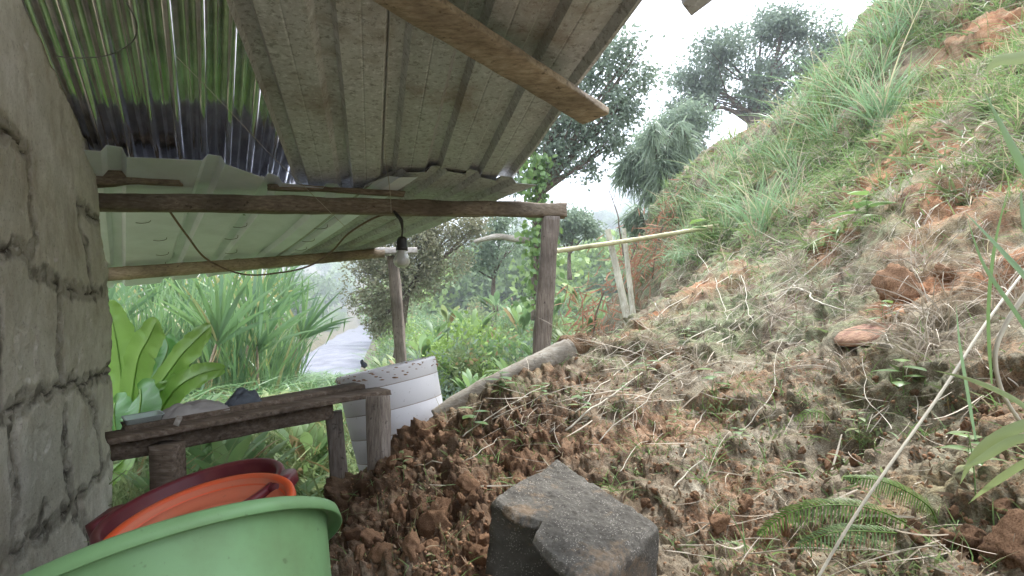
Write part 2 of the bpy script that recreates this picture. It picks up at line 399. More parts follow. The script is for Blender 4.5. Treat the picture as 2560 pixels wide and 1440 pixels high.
def plastic(name, c, rough=.42, dirt=None, dsc=4, tr=0.0, lo=.55, hi=.75):
    m, t, b, out = new_mat(name)
    n1 = noise(t, dsc, 7, .65); cc = ramp(t, noise(t, 2.2, 4), [(.3, tuple(x * .92 for x in c)), (.7, c)])
    if dirt: cc = mixc(t, ramp(t, n1, [(lo, 0.0), (hi, .6)]), cc, dirt)
    cc = mixc(t, ramp(t, noise(t, 55, 3, .6), [(.66, 0.0), (.74, .5)]), cc, tuple(x * .55 for x in (dirt or c)))
    t.links.new(cc, b.inputs['Base Color']); t.links.new(ramp(t, n1, [(.3, rough * .85), (.7, min(1, rough * 1.4))]), b.inputs['Roughness'])
    b.inputs['Specular IOR Level'].default_value = .4
    bump(t, b, noise(t, 30, 4), .05, .003); return m
M['green_pl'] = plastic('green basin plastic', (.20, .37, .165), .42, (.14, .19, .08), 3.2, lo=.47, hi=.7)
M['orange_pl'] = plastic('orange basin plastic', (.72, .10, .025), .38, (.42, .14, .08), 5, lo=.5, hi=.7)
M['orange_in'] = plastic('dusty orange plastic', (.62, .17, .09), .55, (.45, .2, .13), 5)
M['maroon_pl'] = plastic('maroon basin plastic', (.13, .018, .026), .33, (.22, .06, .05), 5)
M['tub'] = plastic('white tub plastic', (.8, .79, .82), .5, (.5, .45, .38), 2.6, lo=.6, hi=.85)
M['tub_line'] = plain('dirty seam', (.33, .27, .22), .8)
M['black'] = plain('black bakelite', (.025, .023, .022), .45, var=.2)
M['cable'] = plain('brown cable', (.16, .1, .065), .6, var=.3, sc=20)
M['wire'] = plain('thin grey wire', (.16, .15, .14), .6, metal=.3)
M['string'] = plain('pale string', (.42, .38, .31), .8)
M['nail'] = plain('dark hook', (.07, .06, .055), .6, metal=.5)
def bulb_mat():
    m, t, b, out = new_mat('frosted bulb'); b.inputs['Base Color'].default_value = (.55, .545, .52, 1); b.inputs['Roughness'].default_value = .28
    b.inputs['Transmission Weight'].default_value = .25; b.inputs['Subsurface Weight'].default_value = .2; b.inputs['Subsurface Radius'].default_value = (.02, .02, .02); return m
M['bulb'] = bulb_mat()
def conc():
    m, t, b, out = new_mat('dark concrete')
    mid = noise(t, 16, 6, .65); vor = N(t, 'ShaderNodeTexVoronoi', Scale=210.0); t.links.new(N(t, 'ShaderNodeTexCoord').outputs['Object'], vor.inputs['Vector'])
    c = ramp(t, mid, [(.3, (.065, .059, .05)), (.55, (.12, .11, .094)), (.8, (.19, .175, .15))])
    sp = N(t, 'ShaderNodeMath', operation='MULTIPLY'); t.links.new(ramp(t, vor.outputs['Distance'], [(.12, 1.0), (.36, 0.0)]), sp.inputs[0]); t.links.new(ramp(t, noise(t, 40, 2), [(.45, 0.0), (.55, 1.0)]), sp.inputs[1])
    c = mixc(t, sp.outputs[0], c, (.36, .33, .29))
    c = mixc(t, ramp(t, noise(t, 7, 6, .75), [(.52, 0.0), (.62, .75)]), c, (.24, .17, .11))
    t.links.new(c, b.inputs['Base Color']); b.inputs['Roughness'].default_value = .9; b.inputs['Specular IOR Level'].default_value = .25
    n1 = bump(t, b, mid, .5, .01); bump(t, b, noise(t, 150, 4, .7), .9, .004, n1); return m
M['concrete'] = conc()
def water():
    m, t, b, out = new_mat('river water')
    w = noise(t, .55, 6, .62, stretch=(1.6, .55, 1)); w2 = noise(t, 3.5, 5, .65, stretch=(1, .8, 1))
    t.links.new(ramp(t, w, [(.35, (.10, .10, .12)), (.6, (.18, .18, .21))]), b.inputs['Base Color'])
    b.inputs['Roughness'].default_value = .5; b.inputs['Specular IOR Level'].default_value = .12
    n1 = bump(t, b, w, .5, .5); bump(t, b, w2, .5, .12, n1); return m
M['water'] = water()
M['ground'] = plain('weedy ground', (.13, .13, .07), .95, spec=.1, var=.5, sc=1.3, bs=.6, c2=(.2, .17, .11))
M['clear'] = None
def clear_pl():
    m, t, b, out = new_mat('cloudy clear plastic'); b.inputs['Base Color'].default_value = (.72, .8, .8, 1); b.inputs['Roughness'].default_value = .25
    b.inputs['Transmission Weight'].default_value = .55; b.inputs['IOR'].default_value = 1.2; return m
M['clear'] = clear_pl()
M['greysack'] = plain('grey folded sheet', (.33, .31, .3), .7, var=.3, sc=12, bs=.3)
M['bluecloth'] = plain('dark blue grey cloth', (.1, .115, .14), .85, var=.45, sc=18, bs=.6)
M['tile'] = plain('reddish clay saucer', (.30, .13, .09), .9, var=.45, sc=22, bs=.9, c2=(.45, .28, .17))

# ------------------------------------------------------------------ hillside (landslide) height field
ctrl = []
def cp(px, py, d): ctrl.append(P(px, py, d))
for a in [(820,1440,1.5),(1000,1440,1.4),(1250,1440,1.28),(1680,1440,1.24),(2100,1440,.95),(2560,1440,.8),
          (860,1240,2.5),(935,1195,2.55),(1000,1130,2.5),(1110,1052,2.6),(1280,965,3.0),(1450,895,3.4),(1590,810,4.3),
          (1300,1150,2.0),(1500,1050,2.1),(1700,900,2.6),(1700,1150,1.6),(1900,1050,1.7),(1900,800,2.6),
          (2000,600,3.6),(1850,610,4.6),(1680,660,6.3),(1620,570,9.0),(1710,500,8.2),(1850,380,7.6),(2000,240,7.0),(2230,0,6.5),
          (2200,400,3.4),(2560,0,4.2),(2400,200,4.0),(2560,400,2.4),(2300,800,1.9),(2560,720,1.6),(2560,1000,1.15),(2300,1100,1.25),(2000,1200,1.35),
          (2330,-200,6.3),(2560,-300,5.2),(1000,1300,1.9),(1250,1300,1.62)]: cp(*a)
for (x, y, z) in [(4.4,9.3,2.2),(3.6,10,1.1),(2.6,11.5,-.2),(6,7.5,4.3),(6,4,4.1),(8.5,6,5.4),(-.35,3.75,-1.25),(.5,4.9,-1.1),(1.2,6.4,-1.0),(1.7,8.5,-.9),(-1.3,3.2,-1.7),
                  (-1.3,1.4,-1.7),(-1.1,2.2,-1.35),(0,.2,-.75),(.9,.2,-.35),(2,.2,.4),(-1.2,.2,-1.6),(4,.2,2.2),(1.8,12,-1.2),(0,8,-1.8),(-2,6,-2.2),(8,0,5),(0,13,-2),(7,13,2.5),(10,11,4)]:
    ctrl.append(np.array((x, y, z + CAMZ)))
ctrl = np.array(ctrl)
def _U(r2): return .5 * r2 * np.log(r2 + 1e-9)
_n = len(ctrl); _d2 = ((ctrl[:, None, :2] - ctrl[None, :, :2]) ** 2).sum(-1)
_A = np.zeros((_n + 3, _n + 3)); _A[:_n, :_n] = _U(_d2) + np.eye(_n) * .004
_A[:_n, _n] = 1; _A[:_n, _n + 1:] = ctrl[:, :2]; _A[_n, :_n] = 1; _A[_n + 1:, :_n] = ctrl[:, :2].T
_w = np.linalg.solve(_A, np.concatenate([ctrl[:, 2], np.zeros(3)]))
def tps(x, y):
    sh = x.shape; x = x.ravel(); y = y.ravel(); z = _w[_n] + _w[_n + 1] * x + _w[_n + 2] * y
    for i in range(_n): z = z + _w[i] * _U((x - ctrl[i, 0]) ** 2 + (y - ctrl[i, 1]) ** 2)
    return z.reshape(sh)
NA, NR = 820, 560
AZ0, AZ1, R0, R1 = R(-42), R(80), .28, 15.0
az = np.linspace(AZ0, AZ1, NA); lr = np.linspace(math.log(R0), math.log(R1), NR)
AZ, LR = np.meshgrid(az, lr); RR = np.exp(LR); HX = np.sin(AZ) * RR; HY = np.cos(AZ) * RR
HZ = tps(HX, HY)
def gradn(X, Y, Z):
    e = .02; zx = (tps(X + e, Y) - tps(X - e, Y)) / (2 * e); zy = (tps(X, Y + e) - tps(X, Y - e)) / (2 * e)
    return nrm(np.stack([-zx, -zy, np.ones_like(zx)], -1))
# coarse normals from finite differences on a thinned grid
gX, gY, gZ = [np.gradient(a_, axis=1) for a_ in (HX, HY, HZ)], [np.gradient(a_, axis=0) for a_ in (HX, HY, HZ)], None
HN = nrm(np.cross(np.stack(gX, -1), np.stack(gY, -1))); HN = HN * np.sign(HN[..., 2:3])
PP = np.stack([HX, HY, HZ], -1)
# masks
def blob(px, py, d, r):
    c = P(px, py, d); return np.exp(-((PP - c) ** 2).sum(-1) / (r * r))
debris = np.clip(sstep(.55, -.15, HX - .12 * (HY - 1.5)) * sstep(3.4, 2.2, HY) + .0, 0, 1)
clay = np.clip(blob(2480,60,4.1,.5) + blob(2180,490,3.3,.34) + blob(2420,520,2.4,.3) + blob(1730,720,3.6,.25) + blob(1640,830,3.4,.16) + blob(2260,720,2.0,.17) + blob(2300,300,3.7,.3) + .8 * blob(1650,700,5.0,.35) + .7 * blob(1560,900,3.0,.14) + .6 * blob(2050,540,4.2,.3) + .7 * blob(2350,380,2.9,.22)
               + blob(2100,620,3.0,.15) + blob(2500,650,1.7,.15), 0, 1)
clay = np.clip(clay * (1.0 + .9 * fbm(PP * 4, 4, 3)), 0, 1)
holes = blob(2090,1080,1.45,.07) + blob(1880,880,2.45,.09) + blob(1960,1330,1.22,.055) + blob(1940,1010,1.9,.05) + blob(1560,1120,1.95,.05) + blob(1240,1330,1.5,.06) + blob(1230,1420,1.35,.11) + blob(1330,1420,1.2,.09) + .8 * blob(1610,1430,1.1,.10)+ blob(1030,1160,2.2,.05) + blob(2150,960,1.6,.05)
amp = np.clip(RR / 3.0, .35, 1.6)
f1, f2 = worley(PP * 9 + fbm(PP * 5, 2, 9)[..., None] * .5, 4)
g1, g2 = worley(PP * 26 + fbm(PP * 14, 2, 19)[..., None] * .5, 14)
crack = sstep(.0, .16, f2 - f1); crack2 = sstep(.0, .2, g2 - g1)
disp = fbm(PP * 1.6, 3, 1) * .05 * amp + fbm(PP * 6, 4, 2) * .026 * amp + fbm(PP * 28, 4, 5) * .0085 + (.5 - np.abs(fbm(PP * 12, 3, 8))) * .008
h1, h2 = worley(PP * 60 + fbm(PP * 30, 2, 29)[..., None] * .6, 24)
disp += debris * ((crack - .7) * .026 + np.abs(fbm(PP * 7, 5, 34)) * .07 - .02 + (crack2 - .6) * .012 + (1 - g1) * .003 + (1 - h1) * .006 + np.abs(fbm(PP * 22, 4, 33)) * .022)
disp += (1 - debris) * ((crack2 - .8) * .005 + (crack - .8) * .010 * sstep(-.2, .3, fbm(PP * 2.2, 3, 44)) + np.abs(fbm(PP * 17, 4, 36)) * .005)
lg = fbm(PP * V3((2.2, 2.2, 4.5)) + 3, 4, 51); disp += (sstep(-.03, .03, lg) - .5) * .055 * amp * (.5 + .5 * sstep(.2, .8, HX)) + (sstep(-.02, .02, fbm(PP * 6.5 + 9, 4, 52)) - .5) * .022
disp -= holes * .10
disp += clay * (.02 * np.abs(fbm(PP * 9, 3, 21)))
PD = PP + HN * disp[..., None]
ii = np.arange(NR * NA).reshape(NR, NA)
Q = np.stack([ii[:-1, :-1], ii[:-1, 1:], ii[1:, 1:], ii[1:, :-1]], -1).reshape(-1, 4)[:, ::-1]
keep = (PD[..., 2] > -1.0)
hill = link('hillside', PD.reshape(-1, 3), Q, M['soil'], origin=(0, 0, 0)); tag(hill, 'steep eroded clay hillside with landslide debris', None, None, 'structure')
ca = hill.data.color_attributes.new('mask', 'FLOAT_COLOR', 'POINT')
moss = np.clip(sstep(-.35, .35, fbm(PP * 1.3, 3, 40)) * (1 - debris) + sstep(.6, 1.6, HX) * .35, 0, 1) * (1 - clay)
deb2 = np.clip(debris * (.45 + .6 * (1 - crack) + .5 * sstep(.2, -.5, fbm(PP * 3, 3, 50))), 0, 1)  # dark debris soil, plus occlusion shade painted into the crevices between clods
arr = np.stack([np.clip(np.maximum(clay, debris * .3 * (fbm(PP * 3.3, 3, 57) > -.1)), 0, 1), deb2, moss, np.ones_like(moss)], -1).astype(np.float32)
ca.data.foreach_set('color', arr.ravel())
PDZ = PD[..., 2]
def hz(x, y):
    r = np.sqrt(x * x + y * y) + 1e-9; a = np.arctan2(x, y)
    fa = np.clip((a - AZ0) / (AZ1 - AZ0) * (NA - 1), 0, NA - 1.001); fr = np.clip((np.log(r) - math.log(R0)) / (math.log(R1) - math.log(R0)) * (NR - 1), 0, NR - 1.001)
    i, j = fr.astype(int), fa.astype(int); u, v = fr - i, fa - j
    return PDZ[i, j] * (1 - u) * (1 - v) + PDZ[i + 1, j] * u * (1 - v) + PDZ[i, j + 1] * (1 - u) * v + PDZ[i + 1, j + 1] * u * v
def ray_hill(px, py, dmax=12):
    px = np.atleast_1d(np.asarray(px, float)); py = np.atleast_1d(np.asarray(py, float))
    ds = np.exp(np.linspace(math.log(.45), math.log(dmax), 420)); x = (px - 1280) / F; u = (720 - py) / F
    X = x[:, None] * ds; Y = (cT - u * sT)[:, None] * ds; Z = (sT + u * cT)[:, None] * ds + CAMZ
    below = Z < hz(X, Y); hit = below.any(1); k = below.argmax(1); n_ = np.arange(len(px))
    return np.stack([X[n_, k], Y[n_, k], hz(X[n_, k], Y[n_, k])], -1), hit
def hill_normal(p):
    x, y = p[:, 0], p[:, 1]; e = .03 + .01 * np.sqrt(x * x + y * y)
    zx = (hz(x + e, y) - hz(x - e, y)) / (2 * e); zy = (hz(x, y + e) - hz(x, y - e)) / (2 * e)
    return nrm(np.stack([-zx, -zy, np.ones_like(zx)], -1))
def project(p):
    """world -> photo pixel (for choosing where plants of each kind grow)"""
    y = p[..., 1]; z = p[..., 2] - CAMZ; d = y * cT + z * sT; u = -y * sT + z * cT; return 1280 + p[..., 0] / d * F, 720 - u / d * F, d

# ------------------------------------------------------------------ wide ground, river
def xr(y): return -.2295 * y - 1.5
def xl(y): return -.25 * y - 5.5
def gz(x, y):
    x = np.asarray(x, float); y = np.asarray(y, float); r = np.sqrt(x * x + y * y)
    land = .12 - 1.35 * sstep(4, 24, y) + .03 * vnoise(np.stack([x * .8, y * .8, x * 0], -1), 2)
    land = land + np.where(y > 6, np.clip((x - xr(y)) * .10 * sstep(8, 40, y), 0, 60), 0)
    hills = sstep(120, 420, r) * (46 + 14 * vnoise(np.stack([x / 90, y / 90, x * 0], -1), 5) + 20 * sstep(-.2, .4, np.arctan2(x, y)))
    land = land + np.where(x < xl(y) - 2, sstep(0, 40, xl(y) - x) * 3, 0) + hills
    inr = sstep(-1.2, 1.0, x - xl(y)) * sstep(-1.2, 1.0, xr(y) - x) * sstep(22, 26, y) * sstep(216, 204, y)
    return land * (1 - inr) + np.minimum(land, -2.9) * inr
ga = np.linspace(-math.pi, math.pi, 420); gr = np.exp(np.linspace(math.log(.3), math.log(900), 190))
GA, GR = np.meshgrid(ga, gr); GX = np.sin(GA) * GR; GY = np.cos(GA) * GR; GZ = gz(GX, GY)
ii = np.arange(GA.size).reshape(GA.shape)
Q = np.stack([ii[:-1, :-1], ii[:-1, 1:], ii[1:, 1:], ii[1:, :-1]], -1).reshape(-1, 4)[:, ::-1]
g = link('ground', np.stack([GX, GY, GZ], -1).reshape(-1, 3), Q, M['ground'], origin=(0, 0, 0)); tag(g, 'weedy ground running down to the river and up into hills', None, None, 'structure')
wy = np.linspace(21, 218, 60); wx = np.linspace(0, 1, 8); WY, WX = np.meshgrid(wy, wx, indexing='ij')
WXX = (xl(WY) - 3) * (1 - WX) + (xr(WY) + 3) * WX; ii = np.arange(WY.size).reshape(WY.shape)
Q = np.stack([ii[:-1, :-1], ii[:-1, 1:], ii[1:, 1:], ii[1:, :-1]], -1).reshape(-1, 4)
w_ = link('river', np.stack([WXX, WY, np.full_like(WY, -2.0)], -1).reshape(-1, 3), Q, M['water'], origin=(0, 0, 0)); tag(w_, 'pale rippled river bending away behind the plants', None, None, 'structure')

# ------------------------------------------------------------------ block wall on the left
def wall_d(px): X = (px - 1280) / F; return .662 / (-X - .524)
def wallpt(px, py):     # camera-space hit on the wall's plane -> wall coords (s along, v up)
    d = wall_d(px); return (d - 1.0) * 1.129, (720 - py) / F * d
J = [[(-60,600),(0,624),(49,630),(69,672),(125,707),(149,714),(208,735),(240,714)], [(-20,300),(42,346),(69,380),(73,512),(83,589),(69,644)], [(187,505),(198,617),(198,714)], [(187,505),(243,560)],
     [(132,728),(128,825),(125,894),(132,957)], [(240,749),(246,825),(240,915),(226,936)], [(-60,1075),(0,1040),(56,999),(90,978),(132,964),(167,957),(229,940),(264,922)],
     [(167,964),(201,1019),(208,1103),(215,1158)], [(139,1019),(135,1089),(142,1200),(150,1255)], [(277,1110),(240,1132),(210,1192),(150,1255),(90,1340),(0,1400)],
     [(262,1155),(259,1260)], [(94,1267),(86,1324)], [(150,1255),(185,1330),(190,1440)], [(20,1045),(30,1200),(22,1390)], [(42,346),(0,330),(-80,300)], [(-10,640),(-6,1040)]]
ss = np.linspace(-1.9, 2.50, 430); vv = np.linspace(-1.45, 1.75, 400); SS, VV = np.meshgrid(ss, vv)
dist = np.full(SS.shape, 9.)
wob = np.stack([fbm(np.stack([SS * 9, VV * 9, SS * 0], -1), 4, 70), fbm(np.stack([SS * 9, VV * 9, SS * 0 + 7], -1), 4, 71)], -1) * .018
for pl in J:
    q = np.array([wallpt(a, b) for a, b in pl])
    for a, b in zip(q[:-1], q[1:]):
        ab = b - a; t = np.clip(((SS + wob[..., 0] - a[0]) * ab[0] + (VV + wob[..., 1] - a[1]) * ab[1]) / (ab @ ab + 1e-9), 0, 1)
        dist = np.minimum(dist, np.hypot(SS + wob[..., 0] - a[0] - t * ab[0], VV + wob[..., 1] - a[1] - t * ab[1]))
Pn = np.stack([SS, VV, SS * 0], -1)
joint = sstep(.05, .03, dist + .012 * fbm(Pn * 14, 3, 78)); gap = sstep(.010, .003, dist) * sstep(-.45, .05, fbm(Pn * 7, 4, 77))
chips = sstep(.55, .75, fbm(Pn * 7, 4, 81))
dsp = fbm(Pn * 3, 3, 60) * .003 + fbm(Pn * 16, 4, 61) * .0014 + fbm(Pn * 60, 3, 63) * .0012 + joint * (-.005 + .007 * fbm(Pn * 22, 4, 62)) - gap * .011 - chips * .008
endx = 2.484 + .0 * vv
# right end: leaning, chipped edge following the photo
def end_s(v):
    pxs = np.interp(v, [-1.3, -.85, -.5, -.2, 0, .12, .3, .5, .75], [281, 281, 279, 277, 273, 268, 252, 247, 238])
    return (3.2 - 1.0) * 1.129, pxs
D_END = 3.2
wx_ = []
base_s = SS.copy(); frac = (SS - ss[0]) / (ss[-1] - ss[0])
_, pe = end_s(VV); xe = (pe - 1280) / F * D_END + .006 * fbm(Pn * 12, 3, 90) ; xline = -.662 - .524 * D_END
shift = (xe - xline) * sstep(.55, 1.0, frac)
dd = 1.0 + SS / 1.129; XW = -.662 - .524 * dd + shift; nrmx, nrmd = .886, .464
XWd = XW + nrmx * dsp; DWd = dd + nrmd * dsp
front = np.stack([XWd, VV, DWd], -1)
# wall top follows the zinc sheet
topv = .72 + (3.2 - dd) * .384 * .62 + .012 * fbm(np.stack([SS * 14, SS * 0, SS * 0], -1), 3, 91) - .015
front[..., 1] = np.minimum(VV, topv)
back = np.stack([XW - nrmx * .14, np.minimum(VV, topv), dd - nrmd * .14], -1)
def cw(a): return np.stack([a[..., 0], a[..., 2] * cT - a[..., 1] * sT, a[..., 2] * sT + a[..., 1] * cT + CAMZ], -1)
Wf, Wb = cw(front), cw(back); ny, nx = SS.shape; ii = np.arange(ny * nx).reshape(ny, nx); n0 = ny * nx
q1 = np.stack([ii[:-1, :-1], ii[:-1, 1:], ii[1:, 1:], ii[1:, :-1]], -1).reshape(-1, 4); q2 = q1[:, ::-1] + n0
e = ii[:, -1]; q3 = np.stack([e[:-1], e[:-1] + n0, e[1:] + n0, e[1:]], -1); e = ii[-1]; q4 = np.stack([e[:-1], e[1:], e[1:] + n0, e[:-1] + n0], -1)
wl = link('block_wall', np.concatenate([Wf.reshape(-1, 3), Wb.reshape(-1, 3)]), np.concatenate([q1, q2, q3, q4]), M['wall'])
tag(wl, 'rough concrete block wall with smeared mortar joints along the left side', 'wall')
ca = wl.data.color_attributes.new('mask', 'FLOAT_COLOR', 'POINT')
gm = np.clip(gap * .9 + joint * .6 * sstep(.15, .6, fbm(Pn * 15, 4, 95)), 0, 1); z0 = np.zeros_like(gm)
arr = np.stack([gm, joint * .9, z0, z0 + 1], -1); arr = np.concatenate([arr.reshape(-1, 4)] * 2).astype(np.float32); ca.data.foreach_set('color', arr.ravel())

# ------------------------------------------------------------------ roof sheets
def solid(o, th):
    m = o.modifiers.new('thickness', 'SOLIDIFY'); m.thickness = th; m.offset = 0; return o
def plane_hit(px, py, a, b, c):
    X, Z = (px - 1280) / F, (720 - py) / F; d = c / (Z - a * X - b); return np.array((X * d, d))
UA, UB, UC = .0387, -.1575, 1.301
def trap(s0, s1, ribs, wb, wt, h, minor=True):
    xs = [(s0, 0)]
    for r_ in ribs:
        xs += [(r_ - wb / 2, 0), (r_ - wt / 2, h), (r_ + wt / 2, h), (r_ + wb / 2, 0)]
    xs.append((s1, 0)); out = [xs[0]]
    for a, b in zip(xs[:-1], xs[1:]):
        if a[1] == 0 and b[1] == 0 and b[0] - a[0] > .08 and minor:
            m_ = (a[0] + b[0]) / 2
            out += [(m_ - .006, 0), (m_, .003), (m_ + .006, 0)]
        out.append(b)
    return [p for i, p in enumerate(out) if i == 0 or p[0] > out[i - 1][0] - 1e-6]
def sheet(name, mat, prof, fn, n=40, th=.0015, label=None, group='roof sheets'):
    """fn(s, t, h) -> world"""
    ts = np.linspace(0, 1, n); G = np.array([[fn(s, t, h) for (s, h) in prof] for t in ts]); k = len(prof)
    ii = np.arange(n * k).reshape(n, k); Q = np.stack([ii[:-1, :-1], ii[:-1, 1:], ii[1:, 1:], ii[1:, :-1]], -1).reshape(-1, 4)
    o = link(name, G.reshape(-1, 3), Q, mat, smooth=False); solid(o, th); return tag(o, label, 'roof sheet', group)
# upper roof: ribs run away from the viewer; s is the offset across, t along
rdirU = np.array((-.246, 1.0)); tdirU = np.array((1, .246)) / math.hypot(1, .246)
oU = plane_hit(1268, 462, UA, UB, UC)
def sU(px, py): q = plane_hit(px, py, UA, UB, UC) - oU; return (q @ np.array((1, .246))) / math.hypot(1, .246)
ribsU = [sU(px, 452) for px in (752, 862, 968, 1075, 1178)]
def fnU(s, t, h, lo=-4.6, dz=0., wav=.006, eR=0):
    along = lo * (1 - t) + (.5 * float(sstep(-.08, -.45, s)) + .012 * math.sin(s * 13)) * t
    q = oU + tdirU * s + rdirU * along
    wv = wav * vnoise(np.array([[s * 3, along * 2.5, 3.]]), 7)[0]
    if eR: q = q + tdirU * (eR * vnoise(np.array([[along * 3.3, 1.7, 0]]), 12)[0] * sstep(-.25, 0.03, s))
    return C2W(q[0], UC + UA * q[0] + UB * q[1] + h + wv + dz, q[1])
s_left = ribsU[0] - .035
sheet('roof_sheet', M['tin'], trap(s_left, ribsU[2] + .05, ribsU[:3], .10, .055, .042), lambda s, t, h: fnU(s, t, h), label='dusty galvanised ribbed roof sheet with bright left edge beside the shiny corrugated one')
sheet('roof_sheet', M['tin_right'], trap(ribsU[2] - .035, .03, [ribsU[2] + .0, ribsU[3], ribsU[4], -.035], .10, .055, .042), lambda s, t, h: fnU(s, t, h, dz=.010, eR=.03), label='grey ribbed roof sheet over the slanting rafter board, open to the sky on its right')
# the sheet whose corner shows at the top of the picture
def fnC(s, t, h):
    a, b, c_ = P(1728, 40, 2.1), P(1500, -260, 1.75), P(1930, -110, 1.9); return a + (b - a) * s + (c_ - a) * t + V3((0, 0, h))
sheet('roof_sheet', M['tin_right'], [(0, 0), (.12, .0), (.16, .03), (.22, .03), (.26, 0), (.5, 0), (1, 0)], fnC, 12, label='dark pointed corner of a roof sheet poking into the sky at the top')
# shiny corrugated zinc, parallel to the wall and steeper
ZA, ZB, ZC = .1579, -.3013, 2.054
oZ = np.array((-2.34, 3.2)); tZ = np.array((1, .524)) / 1.129; rZ = np.array((-.524, 1.0))
def fnZ(s, t, h):
    along = -2.7 * (1 - t) + .5 * t - .02 * abs(math.sin(s * 31)) * t
    q = oZ + tZ * s + rZ * along; wv = .006 * vnoise(np.array([[s * 2, along * 2, 0.]]), 31)[0]
    return C2W(q[0], ZC + ZA * q[0] + ZB * q[1] + h + wv + .01, q[1])
prz = [(s, .027 * math.cos(2 * math.pi * s / .12) + .005 * math.cos(2 * math.pi * s / .31 + 1) + .0012 * math.sin(2 * math.pi * s / .031)) for s in np.linspace(-.55, 1.12, 335)]
z_ = sheet('roof_sheet', M['zinc'], prz, fnZ, 36, label='shiny wavy corrugated zinc sheet reflecting green and white over the wall')
for p_ in z_.data.polygons: p_.use_smooth = True
# lower roof beyond the front beam: a warped quad, ribs fanning
NL, NRr, FL, FR = P(180, 372, 2.9), P(1345, 462, 3.7), P(250, 722, 5.45), P(850, 656, 6.1)
def fnL(s, t, h, near=None, dz=0, ragg=.0, sd=0):
    t0 = np.interp(s, near[0], near[1]) if near else 0
    t = t0 + (1 - t0) * t
    if t > .985: t += .02 * math.sin(s * 60) * .6
    p = NL * (1 - s) * (1 - t) + NRr * s * (1 - t) + FL * (1 - s) * t + FR * s * t
    wv = .008 * vnoise(np.array([[s * 7, t * 4, sd * 5.]]), 9)[0]
    sag = -.02 * math.sin(t * math.pi)
    return p + V3((0, 0, h * 1.0 + wv + dz + sag))
ribL = [.075, .26, .40, .545, .64, .745, .84, .93]
def trapL(a, b, ribs): return trap(a, b, ribs, .055, .03, .034, minor=False)
def prL(a, b, ribs):
    out = [(a, 0)]
    for r_ in ribs: out += [(r_ - .026, 0), (r_ - .016, .036), (r_ + .010, .036), (r_ + .02, 0)]
    out.append((b, 0)); return out
nearL = ([0, .08, .1, .26, .30, .41, .55, .63, .66, .76, .9, 1.0], [.0, .0, .02, .0, .02, .09, .11, .1, .02, .0, .02, .0])
sheet('roof_sheet', M['tin_mint'], prL(-.02, .435, ribL[:3]), lambda s, t, h: fnL(s, t, h, nearL, .0, sd=1), 30, label='pale mint green lower roof sheet beside the block wall', group='roof sheets')
sheet('roof_sheet', M['tin_mint'], prL(.365, .70, [.40, .545, .64]), lambda s, t, h: fnL(s, t, h, nearL, .007, sd=2), 30, label='pale mint lower roof sheet in the middle, above the hanging bulb', group='roof sheets')
sheet('roof_sheet', M['tin_right'], prL(.615, 1.0, [.655, .745, .84, .93]), lambda s, t, h: fnL(s, t, h, nearL, .014 + .03 * max(0, (.1 - t)) / .1 * math.sin(s * 9 + 1), sd=3), 40, label='bent grey lower roof sheet lying over the right end of the front beam')

# wire hooks along the lower roof
hk = [(345, 548), (378, 592), (385, 628), (388, 655), (580, 556), (565, 592), (560, 622), (545, 646), (700, 640), (783, 563), (752, 593), (735, 615)]
for i, (px, py) in enumerate(hk):
    # place against the sheet
    best = None
    for s in np.linspace(0, 1, 60):
        for t in np.linspace(.1, 1, 60):
            p = NL * (1 - s) * (1 - t) + NRr * s * (1 - t) + FL * (1 - s) * t + FR * s * t; q = project(p); e_ = (q[0] - px) ** 2 + (q[1] - py) ** 2
            if best is None or e_ < best[0]: best = (e_, p)
    p = best[1] - V3((0, 0, .028)); b_ = MB(); b_.tube([p, p + V3((.045, 0, -.004)), p + V3((.095, .0, .006)), p + V3((.10, .0, .03))], .0022, 5, 3)
    tag(b_.build('wire_hook', M['nail']), 'short dark wire hook poking through the mint green roof sheets', 'hook', 'wire hooks through the lower roof')

# ------------------------------------------------------------------ timbers
def one(name, mat, fnb, label, cat, group=None, smooth=True):
    b = MB(); fnb(b); return tag(b.build(name, mat, smooth=smooth), label, cat, group)
one('roof_beam', M['beam'], lambda b: b.beam(P(225, 503, 3.28), P(1412, 526, 4.0), .09, .10, seg=60, rough=.006, seed=3, ends=.01), 'long squared timber beam carrying the lower roof from wall to corner post', 'beam')
one('timber_block', M['beam'], lambda b: b.beam(P(225, 447, 3.2), P(452, 446, 3.34), .06, .085, seg=16, rough=.008, seed=8, ends=.012), 'short broken timber block sitting on the front beam next to the wall', 'timber block')
one('batten', M['beam'], lambda b: b.beam(P(670, 470, 3.52), P(1010, 487, 3.72), .05, .035, seg=20, rough=.008, seed=12, ends=.01), 'thin greyish batten lying above the front beam under the roof sheets', 'batten')
one('batten', M['plank'], lambda b: b.beam(P(225, 402, 3.33), P(500, 412, 3.5), .05, .03, seg=14, rough=.008, seed=13, ends=.01), 'dark batten under the lower edge of the shiny corrugated sheet', 'batten')
upr = nrm(C2W(-UA, 1, -UB) - C2W(0, 0, 0))
one('rafter', M['rafter'], lambda b: b.beam(P(930, -62, 1.74), P(1488, 292, 2.62), .15, .034, up=upr, seg=50, rough=.006, seed=21, ends=.006), 'slanting brown rafter board under the upper roof with its end sticking out into the sky', 'rafter')
